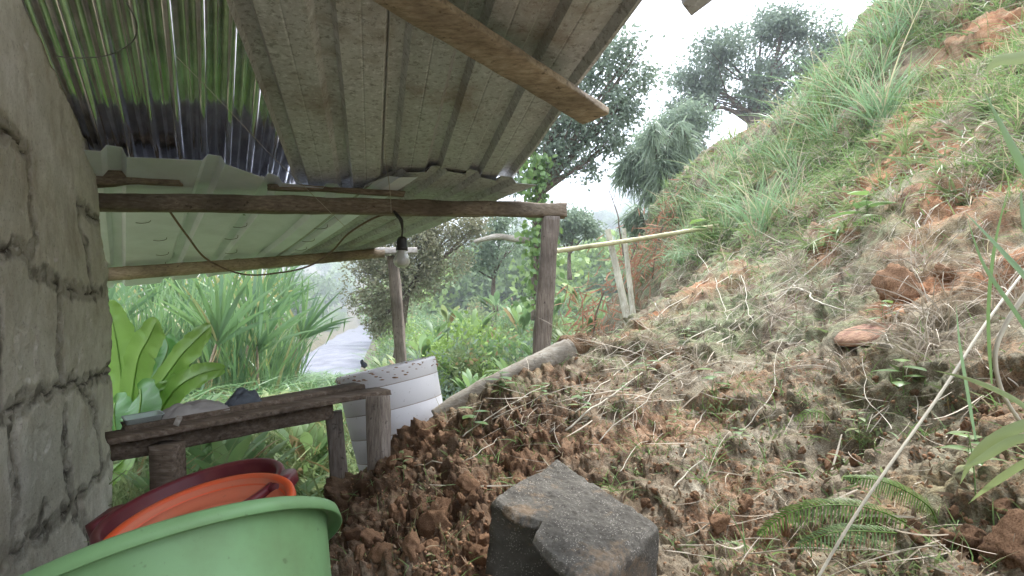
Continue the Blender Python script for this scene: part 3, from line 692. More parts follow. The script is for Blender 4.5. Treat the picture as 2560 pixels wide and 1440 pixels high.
# corner post and second post
one('post', M['post'], lambda b: b.beam(P(1350, 925, 3.95), P(1378, 542, 3.98), .115, .10, up=(0, 1, 0), seg=34, rough=.007, seed=30), 'square weathered corner post standing under the right end of the front beam', 'post')
one('post', M['post'], lambda b: b.beam(P(1008, 960, 5.6), P(982, 640, 5.62), .10, .10, up=(0, 1, 0), seg=30, rough=.005, seed=33), 'pale square post behind the white tub holding up the bamboo pole', 'post')
def bamboo(b, pts, r0, r1, nodes, sub=6, n=14):
    p = spline(pts, sub * 6); m = len(p); t = np.linspace(0, 1, m); r = r0 + (r1 - r0) * t
    nd = (t * nodes) % 1; r = r * (1 + .10 * np.exp(-((np.minimum(nd, 1 - nd)) / .05) ** 2)); b.tube(p, r, n)
one('bamboo_pole', M['bamboo'], lambda b: bamboo(b, [P(225, 689, 4.68), P(650, 658, 5.1), P(960, 632, 5.52)], .058, .046, 7), 'thick brown bamboo pole under the outer edge of the lower roof', 'pole')
one('beam_offcut', M['plank_pale'], lambda b: b.beam(P(940, 628, 5.50), P(1042, 626, 5.62), .08, .06, seg=10, rough=.004, seed=37), 'short pale timber offcut lying across the top of the post behind the bulb', 'timber block')
one('bamboo_pole', M['bamboo_pale'], lambda b: bamboo(b, [P(1388, 628, 4.9), P(1620, 594, 5.3), P(1868, 552, 5.6)], .022, .02, 12), 'pale yellow bamboo rail running from the corner post to the hillside', 'pole')
one('stake', M['stake'], lambda b: bamboo(b, [P(1519, 574, 5.25), P(1545, 690, 5.2), P(1575, 830, 5.1)], .026, .036, 4), 'split brown stake, left one of the two crossing the bamboo rail', 'stake')
one('stake', M['stake'], lambda b: bamboo(b, [P(1559, 572, 5.45), P(1572, 690, 5.4), P(1588, 830, 5.3)], .021, .027, 5), 'slim whitish stake, right one of the two crossing the bamboo rail', 'stake')
def logf():
    root = empty('fallen_log', P(1290, 990, 3.0), 'pale rotting log half buried in the soil between the tub and the hillside', 'log')
    b = MB(); b.tube([P(1090, 1048, 2.75), P(1180, 990, 2.8), P(1280, 938, 2.85), P(1380, 897, 2.95), P(1425, 880, 3.0)], [.05, .052, .05, .062, .075], 20, 8, .12, 4); b.build('trunk', M['log'], root)
    b = MB(); b.tube([P(1415, 884, 3.0), P(1440, 872, 3.05), P(1462, 862, 3.08)], [.076, .088, .07], 18, 4, .35, 9); b.build('rotten_end', M['fibre'], root)
    pts = P(1445, 870, 3.04) + rng.normal(size=(120, 3)) * .03; V, Qd = blades(pts, nrm(P(1480, 870, 3.2) - P(1400, 900, 3.1)) + rdir(120) * .6, rdir(120), .08, .008, rdir(120) * .3, 2, 'stick'); link('fibre', V, Qd, M['litter'], root)
logf()

# ------------------------------------------------------------------ wires and the bulb
one('cable', M['cable'], lambda b: b.tube([P(422, 525, 3.45), P(470, 592, 3.7), P(520, 650, 4.0), P(610, 686, 4.2), P(705, 681, 4.25), P(775, 664, 4.2), P(830, 628, 4.1), P(870, 585, 3.9), P(935, 545, 3.75), P(990, 532, 3.68)], .0065, 8, 8), 'brown electric cable sagging between the front beam and the bamboo pole', 'cable')
one('string', M['string'], lambda b: b.tube([P(950, 262, 2.75), P(962, 380, 3.2), P(975, 478, 3.5), P(978, 532, 3.58)], .0017, 5, 6), 'thin pale string hanging down from the upper roof to the bulb cord', 'string')
one('string', M['string'], lambda b: b.tube([P(440, 140, 2.3), P(560, 262, 2.6), P(680, 390, 2.95), P(752, 458, 3.2), P(862, 566, 3.7)], .0015, 5, 6), 'thin taut string running diagonally below the shiny sheet down to the mint sheets', 'string')
one('wire', M['wire'], lambda b: b.tube([P(318, 8, 1.9), P(342, 60, 2.0), P(330, 105, 2.1), P(270, 138, 2.2), P(190, 145, 2.2), P(140, 140, 2.1)], .0025, 5, 8), 'curly dark wire under the shiny sheet near the top of the wall', 'wire')
pb = P(1005, 640, 3.6)
root = empty('hanging_bulb', P(1003, 534, 3.6), 'frosted light bulb in a black socket hanging on a short black cord', 'light bulb')
b = MB(); b.tube([P(985, 528, 3.62), P(994, 540, 3.6), P(1003, 552, 3.58), P(1006, 575, 3.6), P(1004, 598, 3.6)], [.009, .013, .013, .006, .006], 8, 6); b.build('cord', M['black'], root)
pxm = 3.6 / F; ax = (P(1005, 592, 3.6), V3((1, 0, 0)), V3((0, 1, 0)), V3((0, 0, -1)))
b = MB(); b.lathe([(0, 0), (.018, 0), (.028, .01), (.033, .025), (.033, .06), (.037, .064), (.037, .088), (.0, .088)], ax, 28); b.build('socket', M['black'], root)
b = MB(); ax2 = (P(1005, 592, 3.6) + V3((0, 0, -.08)), V3((1, 0, 0)), V3((0, 1, 0)), V3((0, 0, -1)))
b.lathe([(.03, 0), (.034, .02), (.043, .045), (.051, .065), (.052, .082), (.044, .1), (.028, .113), (.0, .118)], ax2, 32); b.build('glass', M['bulb'], root)

# ------------------------------------------------------------------ white tub
top_c = P(966, 918, 3.15)
axd = nrm(P(1024, 1200, 3.05) - top_c)   # pointing down the tub
vv_ = nrm(top_c - V3((0, 0, CAMZ))); axd = nrm(axd - vv_ * (axd @ vv_) + vv_ * .018)
X_ = nrm(P(1085, 892, 3.15) - P(847, 944, 3.15)); X_ = nrm(X_ - axd * (X_ @ axd)); Y_ = np.cross(axd, X_)
root = empty('plastic_tub', P(1000, 1200, 3.0), 'large white plastic tub tilted in the soil with dirt around its rim', 'tub')
b = MB(); rt = .268; prof = []
zz = [0, .012, .03]; prof = [(rt - .012, .25), (rt - .012, .0), (rt - .004, -.004), (rt + .004, 0), (rt + .006, .012), (rt + .004, .035)]
for k in range(1, 8):
    z = .085 + (k - 1) * .125; r = rt - .05 * (z / .9) ** 1.6
    prof += [(r + .0, z - .004), (r - .0015, z - .001), (r - .0015, z + .001), (r + .0, z + .004)]
prof += [(rt - .07, .90)]
b.lathe(prof, (top_c, X_, Y_, axd), 96, .006); b.build('body', M['tub'], root)
for k in range(1, 7):
    b = MB(); z = .085 + (k - 1) * .125; r = rt - .05 * (z / .9) ** 1.6; b.lathe([(r - .0012, z - .0022), (r + .0004, z), (r - .0012, z + .0022)], (top_c, X_, Y_, axd), 96, .006); b.build('seam', M['tub_line'], root)
b = MB(); an = rng.uniform(0, 2 * math.pi, 260)
for k in range(5):
    pass
disc = [(0.0, .035), (.1, .03), (.2, .028), (rt - .013, .02)]; b.lathe(disc, (top_c, X_, Y_, axd), 64)
b.build('soil_fill', M['clod'], root)
def chunk(r, sd_, n=1, sub=3):
    """irregular stone/clod verts, faces"""
    import bmesh
    bm = bmesh.new(); bmesh.ops.create_icosphere(bm, subdivisions=sub, radius=1); V = np.array([v.co[:] for v in bm.verts]); T = np.array([[v.index for v in f.verts] for f in bm.faces]); bm.free()
    sc = np.array((1, .8 + .3 * random.random(), .6 + .3 * random.random()))
    g_ = np.random.default_rng(sd_ + 77); pn = nrm(g_.normal(size=(16, 3))); ph = g_.uniform(.62, 1.0, 16); dt = np.clip(V @ pn.T, .05, None); rr_ = np.min(ph / dt, 1); rr_ = np.minimum(rr_, 1.15)
    V = V * (rr_ * (1 + .22 * fbm(V * 2.4 + sd_, 5, sd_ + 3, .6)))[:, None] * sc * r
    return V, T
mb = MB()
for k in range(90):
    a = random.uniform(0, 2 * math.pi); v_, t_ = chunk(random.uniform(.003, .009), k, sub=1)
    mb.add(v_ + top_c + X_ * math.cos(a) * rt * .985 + Y_ * math.sin(a) * rt * .985 + axd * random.uniform(-.004, .01), None, t_)
for k in range(130):      # mud streaks below the rim on the near side
    a = random.uniform(math.pi * .0, 2 * math.pi); z = abs(random.gauss(.02, .02)) + .005; v_, t_ = chunk(random.uniform(.004, .010), k + 200, sub=1); v_[:, :] *= (1.9, .5, .6)
    mb.add(v_ + top_c + X_ * math.cos(a) * (rt + .004) + Y_ * math.sin(a) * (rt + .004) + axd * z, None, t_)
mb.build('dirt', M['clod'], root)
one('pigeon_feather_tuft', M['bluecloth'], lambda b: b.tube([P(915, 918, 3.1), P(910, 912, 3.1), P(905, 904, 3.1), P(907, 899, 3.1)], [.012, .016, .009, .004], 10, 4, .5, 3), 'tiny blue grey scrap standing on the left part of the tub rim', 'scrap')
bpy.data.objects['pigeon_feather_tuft'].name = 'plastic_scrap'

# ------------------------------------------------------------------ workbench and what lies on it
root = empty('workbench', P(620, 1300, 2.2), 'low rough plank workbench on dark posts in front of the river', 'workbench')
bA, bB = P(272, 1110, 1.9), P(978, 982, 2.55); bx_ = nrm((bB - bA) * V3((1, 1, 0))); bw = V3((-bx_[1], bx_[0], 0))
def brd(name, mat, a, c, w, h, seed, seg=30, rough=.004): b = MB(); b.beam(a, c, w, h, seg=seg, rough=rough, seed=seed, ends=.006); return b.build(name, mat, root)
brd('plank', M['plank'], bA + bw * .075, bB + bw * .075, .15, .022, 41)
brd('plank', M['plank'], P(312, 1080, 2.0) + bw * .06, P(912, 970, 2.62) + bw * .06, .12, .026, 43)
brd('rail', M['plank'], P(278, 1130, 1.97), P(830, 1025, 2.47), .035, .062, 45)
b = MB(); b.beam(P(418, 1420, 2.02), P(420, 1108, 2.02), .09, .08, up=(0, 1, 0), seg=16, seed=47); b.build('leg', M['plank'], root)
b = MB(); b.beam(P(950, 1330, 2.4), P(945, 990, 2.48), .085, .07, up=(.35, 1, 0), seg=16, seed=48, rough=.003); b.build('leg', M['post'], root)
b = MB(); b.beam(P(860, 1330, 2.6), P(834, 1030, 2.6), .075, .07, up=(-.3, 1, 0), seg=16, seed=49, rough=.003); b.build('leg', M['post'], root)
b = MB(); b.beam(P(440, 1064, 1.99), P(450, 1040, 2.0), .018, .01, up=(0, 1, 0), seg=4, seed=50, rough=.001); b.build('strap', M['plank_pale'], root)
# clear tray
o = P(357, 1052, 2.09); xx = nrm(P(912, 968, 2.62) - P(312, 1078, 2.02)); yy = nrm(np.cross(V3((0, 0, 1)), xx)); z3 = V3((0, 0, 1)); b = MB()
def rrect(w, h, z, n=6):
    out = []
    for cx, cy, a0 in ((1, 1, 0), (-1, 1, 90), (-1, -1, 180), (1, -1, 270)):
        for k in range(n): a = R(a0 + 90 * k / (n - 1)); out.append(o + xx * (cx * (w / 2 - .012) + .012 * math.cos(a)) + yy * (cy * (h / 2 - .012) + .012 * math.sin(a)) + z3 * z)
    return out
b.rings([rrect(.10, .09, -.018), rrect(.118, .105, .018), rrect(.124, .112, .019), rrect(.124, .112, .022), rrect(.114, .10, .020), rrect(.098, .088, -.015)])
tag(b.build('plastic_tray', M['clear']), 'small cloudy clear plastic tray at the left end of the workbench', 'tray')
# crumpled grey sheet and dark bundle
def crumple(name, mat, p0, p1, w, h, sd_, label, cat, nx_=46, ny_=22, fr=3.2):
    s = np.linspace(0, 1, nx_); t = np.linspace(-1, 1, ny_); Sg, Tg = np.meshgrid(s, t); p0, p1 = V3(p0), V3(p1); ax_ = p1 - p0; sx = nrm(np.cross(V3((0, 0, 1)), ax_))
    hh = h * (1 - Tg ** 2) ** .6 * np.sin(np.pi * np.clip(Sg, .02, .98)) ** .5 * (.65 + .55 * np.abs(fbm(np.stack([Sg * fr, Tg * 2.2, Sg * 0 + sd_], -1), 3, sd_)))
    G = p0 + ax_ * Sg[..., None] + sx * (Tg * w / 2 * (1 + .12 * vnoise(np.stack([Sg * 6, Tg * 0, Sg * 0 + sd_], -1), sd_)))[..., None] + z3 * hh[..., None]
    ii = np.arange(Sg.size).reshape(Sg.shape); Qd = np.stack([ii[:-1, :-1], ii[:-1, 1:], ii[1:, 1:], ii[1:, :-1]], -1).reshape(-1, 4)
    o = link(name, G.reshape(-1, 3), Qd, mat); solid(o, .003); return tag(o, label, cat)
up_ = bw * .05 + V3((0, 0, .012))
crumple('plastic_sheet', M['greysack'], P(400, 1062, 2.09) + up_, P(572, 1031, 2.24) + up_, .12, .05, 3, 'crumpled grey plastic sheet lying on the raised workbench plank', 'sheet')
crumple('cloth_bundle', M['bluecloth'], P(568, 1032, 2.26) + up_, P(658, 1015, 2.34) + up_, .10, .062, 9, 'dark blue grey rolled cloth bundle on the middle of the workbench', 'cloth', 36, 20, 2.2)

# ------------------------------------------------------------------ basins
def frame(c, rollx, tilt):
    """X to the right (rolled), Z the opening normal"""
    X = V3((math.cos(rollx), 0, math.sin(rollx))); Y = V3((0, math.cos(tilt), math.sin(tilt))); Y = nrm(Y - X * (X @ Y)); Z = np.cross(X, Y); return (V3(c), X, Y, Z)
def basin(name, fr, r, depth, mats, label, lip=.022, lipdrop=.02, handles=(), taper=.8, ring=False, hm=None):
    root = empty(name, fr[0] - V3((0, 0, depth)), label, 'basin'); th = .004
    out = [(r * taper, -depth), (r * taper + .012, -depth + .004), (r * (taper + (1 - taper) * .5), -depth * .5), (r - .006, -.012)]
    b = MB(); b.lathe([(0, -depth)] + out + [(r - .004, -.008)], fr, 96); b.build('outer_wall', mats[0], root)
    inn = [(r - .008, -.003), (r - .012, -.02), (r * (taper + (1 - taper) * .5) - th, -depth * .5), (r * taper - .004, -depth + .012), (r * taper - .016, -depth + .006)]
    if ring: inn += [(r * .62, -depth + .006), (r * .6, -depth + .010), (r * .57, -depth + .010), (r * .55, -depth + .006)]
    b = MB(); b.lathe(inn + [(0, -depth + .006)], fr, 96); b.build('inside', mats[1], root)
    b = MB(); b.lathe([(r - .008, -.003), (r - .004, .003), (r + lip * .55, .004), (r + lip, -.001), (r + lip + .002, -lipdrop), (r + lip - .002, -lipdrop - .001), (r + lip - .003, -.006), (r - .003, -.008)], fr, 96); b.build('rim', mats[0], root)
    for a in handles:
        b = MB(); O, X, Y, Z = fr; ca_, sa_ = math.cos(a), math.sin(a); rad = X * ca_ + Y * sa_; tg = -X * sa_ + Y * ca_
        rg = []
        for (q, hw, zt, zb) in ((r + lip - .004, .052, .003, -.03), (r + lip + .012, .048, .004, -.032), (r + lip + .028, .042, .003, -.032), (r + lip + .034, .036, -.002, -.026)):
            rg.append([O + rad * q + tg * hw + Z * zt, O + rad * q - tg * hw + Z * zt, O + rad * q - tg * hw + Z * zb, O + rad * q + tg * hw + Z * zb])
        b.rings(rg); h_ = b.build('handle', hm or mats[0], root)
    return root
# green: tipped away from the viewer
Cg = C2W(-.612, -.512, 1.02)
frg = frame(Cg, R(27), R(-27))
basin('green_basin', frg, .278, .21, (M['green_pl'], M['green_pl']), 'large pale green plastic basin tipped forward at the bottom left', .02, .022, (), .84)
Cm = P(484, 1243, 1.42); frm = frame(Cm, R(12), R(9)); 
basin('maroon_basin', frm, .203, .09, (M['maroon_pl'], M['maroon_pl']), 'dark maroon basin with side handles, rearmost of the stacked basins', .012, .012, (R(0), R(180)), .85)
Co = P(500, 1296, 1.25); fro = frame(Co, R(9), R(12))
basin('orange_basin', fro, .188, .035, (M['orange_pl'], M['orange_in']), 'shallow orange basin stacked between the maroon and the green one', .01, .012, (), .86, True)

# ------------------------------------------------------------------ broken concrete block
root = None
A_, B_, C_, D_ = C2W(-.0475, -.463, 1.25), C2W(.118, -.448, 1.5), C2W(.294, -.473, 1.15), C2W(.118, -.503, .955)
def bq(u, v): return A_ * (1 - u) * (1 - v) + B_ * (1 - u) * v + C_ * u * v + D_ * u * (1 - v)     # u: A->D, v: A->B
nb = nrm(np.cross(D_ - A_, B_ - A_)); nb = nb * np.sign(nb[2])
Mx, My = 110, 90
U_, V_ = np.meshgrid(np.linspace(0, 1, Mx), np.linspace(0, 1, My)); top = bq(U_[..., None], V_[..., None])
# notch bitten from the A-D edge
nu0 = .33
Vn = V_.copy()
bite = np.interp(U_, [0, .05, .15, .26, .30, .38, .44, .47, .485, .51, .6, 1], [.03, .02, .035, .03, .06, .11, .17, .16, .09, .02, .01, .0])
Vn = bite + V_ * (1 - bite)
def jit(p, k=.004, sd_=0): return fbm(p * 18, 4, 100 + sd_) * k
top = bq(U_[..., None], Vn[..., None]); edge_d = np.minimum.reduce([U_, 1 - U_, V_ * .8, (1 - V_) * .8]); edge_d = edge_d + .02 * np.minimum(fbm(top * 26, 4, 107), .1); rnd = -.010 * (1 - sstep(-.01, .025, edge_d))
topP = top + nb * (rnd + jit(top, .0025) + .0022 * fbm(top * 110, 4, 104))[..., None]
b = MB(); ii = np.arange(Mx * My).reshape(My, Mx); b.add(topP.reshape(-1, 3), np.stack([ii[:-1, :-1], ii[:-1, 1:], ii[1:, 1:], ii[1:, :-1]], -1).reshape(-1, 4))
loop = np.concatenate([topP[0, :], topP[1:, -1], topP[-1, -2::-1], topP[-2:0:-1, 0]]); cen = topP.mean((0, 1)); rg = []
for k in range(26):
    dpt = k / 25 * .17; q = loop - nb * dpt; out = nrm((loop - cen) - nb * ((loop - cen) @ nb)[:, None])
    iu = np.arange(len(loop)) / (Mx - 1.); cav = np.where(iu <= 1, sstep(0, .05, iu) * sstep(1.0, .94, iu), 0)
    q = q + out * (.006 * (1 - math.exp(-k * .8)) + jit(q, .005, 3) * min(1, k / 3))[:, None] - out * (cav * .2 * float(sstep(1, 5, k)))[:, None]; rg.append(q)
b.rings(rg, cap=True)
tag(b.build('concrete_block', M['concrete']), 'dark broken concrete block with a bitten edge lying on the soil near the camera', 'concrete block')


# ================================================================== vegetation
def leafcloud(bl, n, size, asp=.45, droop=.3, fill=2.0, seed=0, bias=0):
    """bl: rows (x,y,z,rx,ry,rz); diamond leaves spread through ellipsoids, in twigs"""
    g = np.random.default_rng(seed + 100); bl = np.asarray(bl, float); vol = (bl[:, 3] * bl[:, 4] * bl[:, 5]) ** .7; pk = g.choice(len(bl), n // 5 + 1, p=vol / vol.sum())
    d = nrm(g.normal(size=(len(pk), 3))); rad = g.random(len(pk)) ** (1 / fill); c = bl[pk, :3] + d * rad[:, None] * bl[pk, 3:6]
    c = c + (fbm(c * (1.2 / size * .12) + seed, 2, seed)[:, None]) * bl[pk, 3:6] * .25
    keepm = fbm(c * (.9 / bl[pk, 3:4].mean()) * 1.5 + 5, 3, seed + 9) > -.28 + bias; c = c[keepm]; d = d[keepm]
    c = np.repeat(c, 5, 0) + g.normal(size=(len(c) * 5, 3)) * size * 1.0; dd = np.repeat(d, 5, 0); m = len(c)
    ax_ = nrm(dd * .5 + g.normal(size=(m, 3)) * .8 + V3((0, 0, -droop))); sd_ = nrm(np.cross(ax_, g.normal(size=(m, 3)) + V3((0, 0, .8)) * 0 + 1e-3)); L = size * g.uniform(.6, 1.35, m)[:, None]
    nn = np.cross(ax_, sd_)
    V = np.stack([c, c + ax_ * L * .45 + sd_ * L * asp / 2 + nn * L * .06, c + ax_ * L, c + ax_ * L * .45 - sd_ * L * asp / 2 + nn * L * .06], 1).reshape(-1, 3)
    return V, np.arange(m * 4).reshape(m, 4)
def pxblobs(lst, flat=.75, dj=.5):
    out = []
    for (px, py, d, r) in lst:
        c = P(px, py, d); q = r / F * d; out.append((*c, q, q * 1.0, q * flat))
    return out
def tree(name, label, bl, base, mat, n, size, trunk_r=.12, asp=.45, droop=.3, cat='tree', group=None, seed=0, fork=None, bark='bark', bias=0, fill=2.0, branches=None):
    root = empty(name, base, label, cat, group)
    V, Qd = leafcloud(bl, n, size, asp, droop, fill, seed, bias); link('crown', V, Qd, M[mat], root, smooth=False)
    b = MB(); base = V3(base); fk = V3(fork) if fork is not None else base + (np.mean([x[:3] for x in bl], 0) - base) * .5
    g = random.Random(seed)
    mid = (base + fk) / 2 + V3((g.uniform(-.1, .1), 0, 0)) * trunk_r * 6
    b.tube([base, mid, fk], [trunk_r, trunk_r * .8, trunk_r * .62], 10, 6, .15, seed)
    for x in bl:
        c = V3(x[:3]); m1 = fk + (c - fk) * .45 + V3((g.uniform(-1, 1), g.uniform(-1, 1), g.uniform(-.2, 1))) * x[3] * .3
        b.tube([fk - (fk - base) * .04, m1, c], [trunk_r * .42, trunk_r * .25, trunk_r * .07], 6, 5, .1, seed)
        for k in range(3):
            e_ = c + V3((g.uniform(-1, 1) * x[3], g.uniform(-1, 1) * x[4], g.uniform(-.6, 1) * x[5])) * .75; m2 = (m1 + e_) / 2 + V3((0, 0, -.1 * x[3])); b.tube([m1, m2, e_], [trunk_r * .16, trunk_r * .1, trunk_r * .03], 5, 4, .1, seed)
    b.build('trunk', M[bark], root); return root

# ---- trees named from the photograph
tree('tree', 'leafy tree rising behind the right edge of the upper roof', pxblobs([(1585,120,9.5,52),(1600,195,9.5,42),(1510,170,9.6,85),(1430,250,9.6,85),(1545,270,9.4,66),(1460,330,9.4,80),(1530,355,9.2,40),(1390,400,9.2,60),(1330,330,9.5,90),(1470,415,9.2,36),(1300,430,9.6,60)], .9),
     P(1350, 800, 9.3), 'tree', 13500, .085, .14, .5, .5, seed=3, fork=P(1352, 470, 9.3), bias=-.05)
tree('umbrella_tree', 'wide spreading umbrella shaped tree on the skyline above the hillside', pxblobs([(1905,70,24,75),(2000,85,24,85),(2085,115,24,55),(1800,130,24,90),(1730,190,24,65),(1700,262,24,40),(1860,190,24,90),(1960,180,24,80),(1790,250,24,70),(2050,180,24,70),(1960,60,24,60),(2120,150,24,40),(1890,250,24,50),(1770,215,24,60),(1985,245,24,50),(1940,285,24,40)], .5),
     P(1888, 520, 24), 'tree', 27000, .17, .28, .5, .2, seed=5, fork=P(1878, 300, 24), bias=-.02)
tree('tree', 'lower blue green tree left of the umbrella tree with bare branches to its right', pxblobs([(1715,310,20,62),(1660,350,20,60),(1640,400,20,45),(1720,400,20,60),(1690,470,20,55),(1760,430,20,40),(1800,395,20,28)], .8),
     P(1765, 620, 20), 'treeB', 26000, .15, .14, .4, .6, seed=8, fork=P(1755, 420, 20), bias=-.15)
tree('small_leaved_tree', 'olive brown small leaved tree behind the pale post and the bulb', pxblobs([(945,640,12,70),(1040,590,12,85),(1000,700,12,90),(925,740,12,60),(1110,640,12,70),(1150,575,12,55),(900,665,12,45),(965,790,12,45),(1060,690,12,70),(1190,560,12,40),(940,820,12,30),(1090,560,12,60),(1000,560,12.4,60)], .85),
     P(985, 940, 12), 'olive', 26000, .075, .1, .5, .3, seed=11, fork=P(1020, 720, 12), bias=-.1)
tree('tree', 'small pale tree on the skyline right of the corner post', pxblobs([(1440,555,18,42),(1395,535,18,36),(1478,575,18,30),(1420,590,18,38),(1380,575,18,35)], .55), P(1425, 700, 18), 'treeB', 4500, .13, .08, .5, .2, seed=13)
tree('tree', 'pale green tree just left of the corner post behind the vine', pxblobs([(1250,560,16,48),(1200,600,16,40),(1290,600,16,50),(1230,640,16,50),(1170,650,16,40)], .8), P(1240, 780, 16), 'treeB', 6000, .11, .08, .5, .2, seed=14)
# feathery bamboo at the ridge
def feather(name, label, px, py, d, n, L, W, mat, spread=.9, cat='bamboo clump', h=1.0):
    c = P(px, py, d); g = np.random.default_rng(int(px)); ns = 14; root = empty(name, c, label, cat); mb = MB(); B_, D_, Sd, Ln, Bn = [], [], [], [], []
    for k in range(ns):
        a = g.uniform(0, 6.28); tip = c + V3((math.cos(a) * spread * g.uniform(.2, 1), math.sin(a) * spread * .6, h * g.uniform(.6, 1.25))); mid = c + (tip - c) * .5 + V3((0, 0, .25 * h)) - V3((math.cos(a), 0, 0)) * spread * .1
        pts = spline([c, mid, tip, tip + V3((math.cos(a) * spread * .35, 0, -.3 * h))], 8); mb.tube(pts, [.025, .006], 5)
        for q in range(n // ns):
            t = g.uniform(.2, 1); i = int(t * (len(pts) - 1)); B_.append(pts[i] + g.normal(size=3) * .03)
            dv_ = nrm(g.normal(size=3) * .6 + V3((math.cos(a) * .5, 0, -.5))); D_.append(dv_); Sd.append(nrm(np.cross(dv_, g.normal(size=3)))); Ln.append(L * g.uniform(.6, 1.3)); Bn.append(V3((0, 0, -.5)) + g.normal(size=3) * .1)
    mb.build('stems', M['bark'], root); V, Qd = blades(np.array(B_), np.array(D_), np.array(Sd), np.array(Ln), W, np.array(Bn), 3, 'leaf'); link('foliage', V, Qd, M[mat], root, smooth=False)
feather('bamboo_clump', 'dark feathery bamboo clump drooping at the foot of the skyline trees', 1640, 560, 11.5, 3200, .38, .028, 'treeB', .75, h=1.6)
feather('bamboo_clump', 'bluish feathery bamboo clump hanging over the lower left end of the hillside', 1610, 640, 12.5, 1500, .35, .028, 'treeB', .5, h=.9)
# vine on the tree trunk
def vine():
    root = empty('climbing_vine', P(1345, 740, 8.6), 'leafy green vine climbing the trunk beside the corner post', 'vine'); b = MB()
    pts = [P(1345, 760, 8.8), P(1340, 640, 8.8), P(1352, 540, 8.8), P(1335, 450, 8.8), P(1345, 390, 8.8)]; b.tube(pts, [.05, .04, .03, .02, .015], 8, 6, .2, 3); b.build('stem', M['bark'], root)
    pp = spline(pts, 60); n = 620; i = rng.integers(0, len(pp), n); c = pp[i] + rng.normal(size=(n, 3)) * V3((.13, .1, .06)); d = nrm(rng.normal(size=(n, 3)) * .5 + V3((0, -.3, -.8))); V, Qd = blades(c, d, np.cross(d, nrm(rng.normal(size=(n, 3)) + V3((0, -1.5, 0)))), rng.uniform(.06, .13, n), rng.uniform(.05, .10, n), rng.normal(size=(n, 3)) * .1, 4, [.3, .95, 1, .6, .05], .1)
    link('leaves', V, Qd, M['vine'], root)
vine()
one('fallen_branch', M['log'], lambda b: b.tube([P(1185, 605, 9), P(1240, 592, 9), P(1290, 598, 9), P(1335, 604, 9), P(1370, 625, 9)], [.03, .05, .055, .05, .02], 10, 6, .2, 2), 'pale broken branch hanging level left of the corner post', 'branch')
one('bare_sapling', M['bark'], lambda b: (b.tube([P(1560, 640, 7), P(1548, 570, 7), P(1545, 540, 7), P(1528, 490, 7), P(1517, 465, 7)], [.012, .01, .008, .005, .002], 5, 5), b.tube([P(1531, 500, 7), P(1538, 485, 7)], [.004, .002], 4)), 'thin bare sapling standing against the white sky above the stakes', 'sapling')

# ---- far forest
def proto_tree(seed, mat, n=650, size=.85, Rr=4.2):
    g = np.random.default_rng(seed); bl = [(g.uniform(-.55, .55) * Rr, g.uniform(-.55, .55) * Rr, g.uniform(1.0, 1.9) * Rr, Rr * g.uniform(.35, .6), Rr * g.uniform(.35, .6), Rr * g.uniform(.25, .42)) for _ in range(7)]
    V, Qd = leafcloud(bl, n * 2, size, .8, .1, 3.5, seed, -.2); me = np_mesh('crown', V, Qd, False); me.materials.append(M[mat])
    b = MB(); b.tube([(0, 0, -.5), (g.uniform(-.2, .2), 0, Rr * .7), (0, 0, Rr * 1.4)], [.22, .16, .08], 6, 4)
    for x in bl[:4]: b.tube([(0, 0, Rr * .7), x[:3]], [.1, .04], 5)
    V, f = b.arrays(); mt = np_mesh('trunk', V, f); mt.materials.append(M['bark']); return me, mt
protos = [proto_tree(200 + k, 'forest' if k % 5 < 3 else 'forestB') for k in range(7)]
def put_proto(name, pr, x, y, z, sc, rz, label, cat, group):
    o = empty(name, (x, y, z), label, cat, group); o.scale = (sc, sc, sc * random.uniform(.85, 1.2)); o.rotation_euler = (0, 0, rz)
    for nme, me in (('crown', pr[0]), ('trunk', pr[1])):
        c = bpy.data.objects.new(nme, me); col.objects.link(c); c.parent = o
    return o
cnt = 0
for k in range(3000):
    if cnt >= 290: break
    px = random.uniform(720, 1640); r = math.exp(random.uniform(math.log(45), math.log(430))); x = (px - 1280) / F * r; y = r
    if xl(y) - 2.5 < x < xr(y) + 2.5 and y < 222: continue
    if x < xl(y) and y < 60: continue
    z = float(gz(x, y)); cnt += 1
    sc = .45 + .5 * min(1, r / 160) + random.uniform(-.08, .2)
    near = r < 120
    put_proto('forest_tree', random.choice(protos[3:5] + protos[5:6] if near or random.random() < .35 else protos), x, y, z - .3, sc, random.uniform(0, 6), 'tree of the dense forest beyond the river and on the far hills', 'tree', 'far forest trees')

# ---- bushes filling the garden between tub and forest
def proto_bush(seed, mat, n, size, asp, droop, bl=None):
    g = np.random.default_rng(seed); bl = bl or [(g.uniform(-.5, .5), g.uniform(-.4, .4), g.uniform(.25, .9), g.uniform(.25, .45), g.uniform(.25, .45), g.uniform(.2, .4)) for _ in range(6)]
    V, Qd = leafcloud(bl, n, size, asp, droop, 2.2, seed, -.1); me = np_mesh('foliage', V, Qd, False); me.materials.append(M[mat])
    b = MB()
    for x in bl: b.tube([(0, 0, -.1), (x[0] * .4, x[1] * .4, x[2] * .5), x[:3]], [.02, .014, .006], 5, 4)
    V, f = b.arrays(); mt = np_mesh('stems', V, f); mt.materials.append(M['bark']); return me, mt
bp = [proto_bush(300, 'garden', 3600, .075, .5, .2), proto_bush(301, 'garden', 2800, .11, .32, .3), proto_bush(302, 'weed', 3000, .08, .5, .2), proto_bush(303, 'forestB', 3000, .07, .6, .1), proto_bush(304, 'treeB', 3200, .085, .45, .3)]
n_b = 0
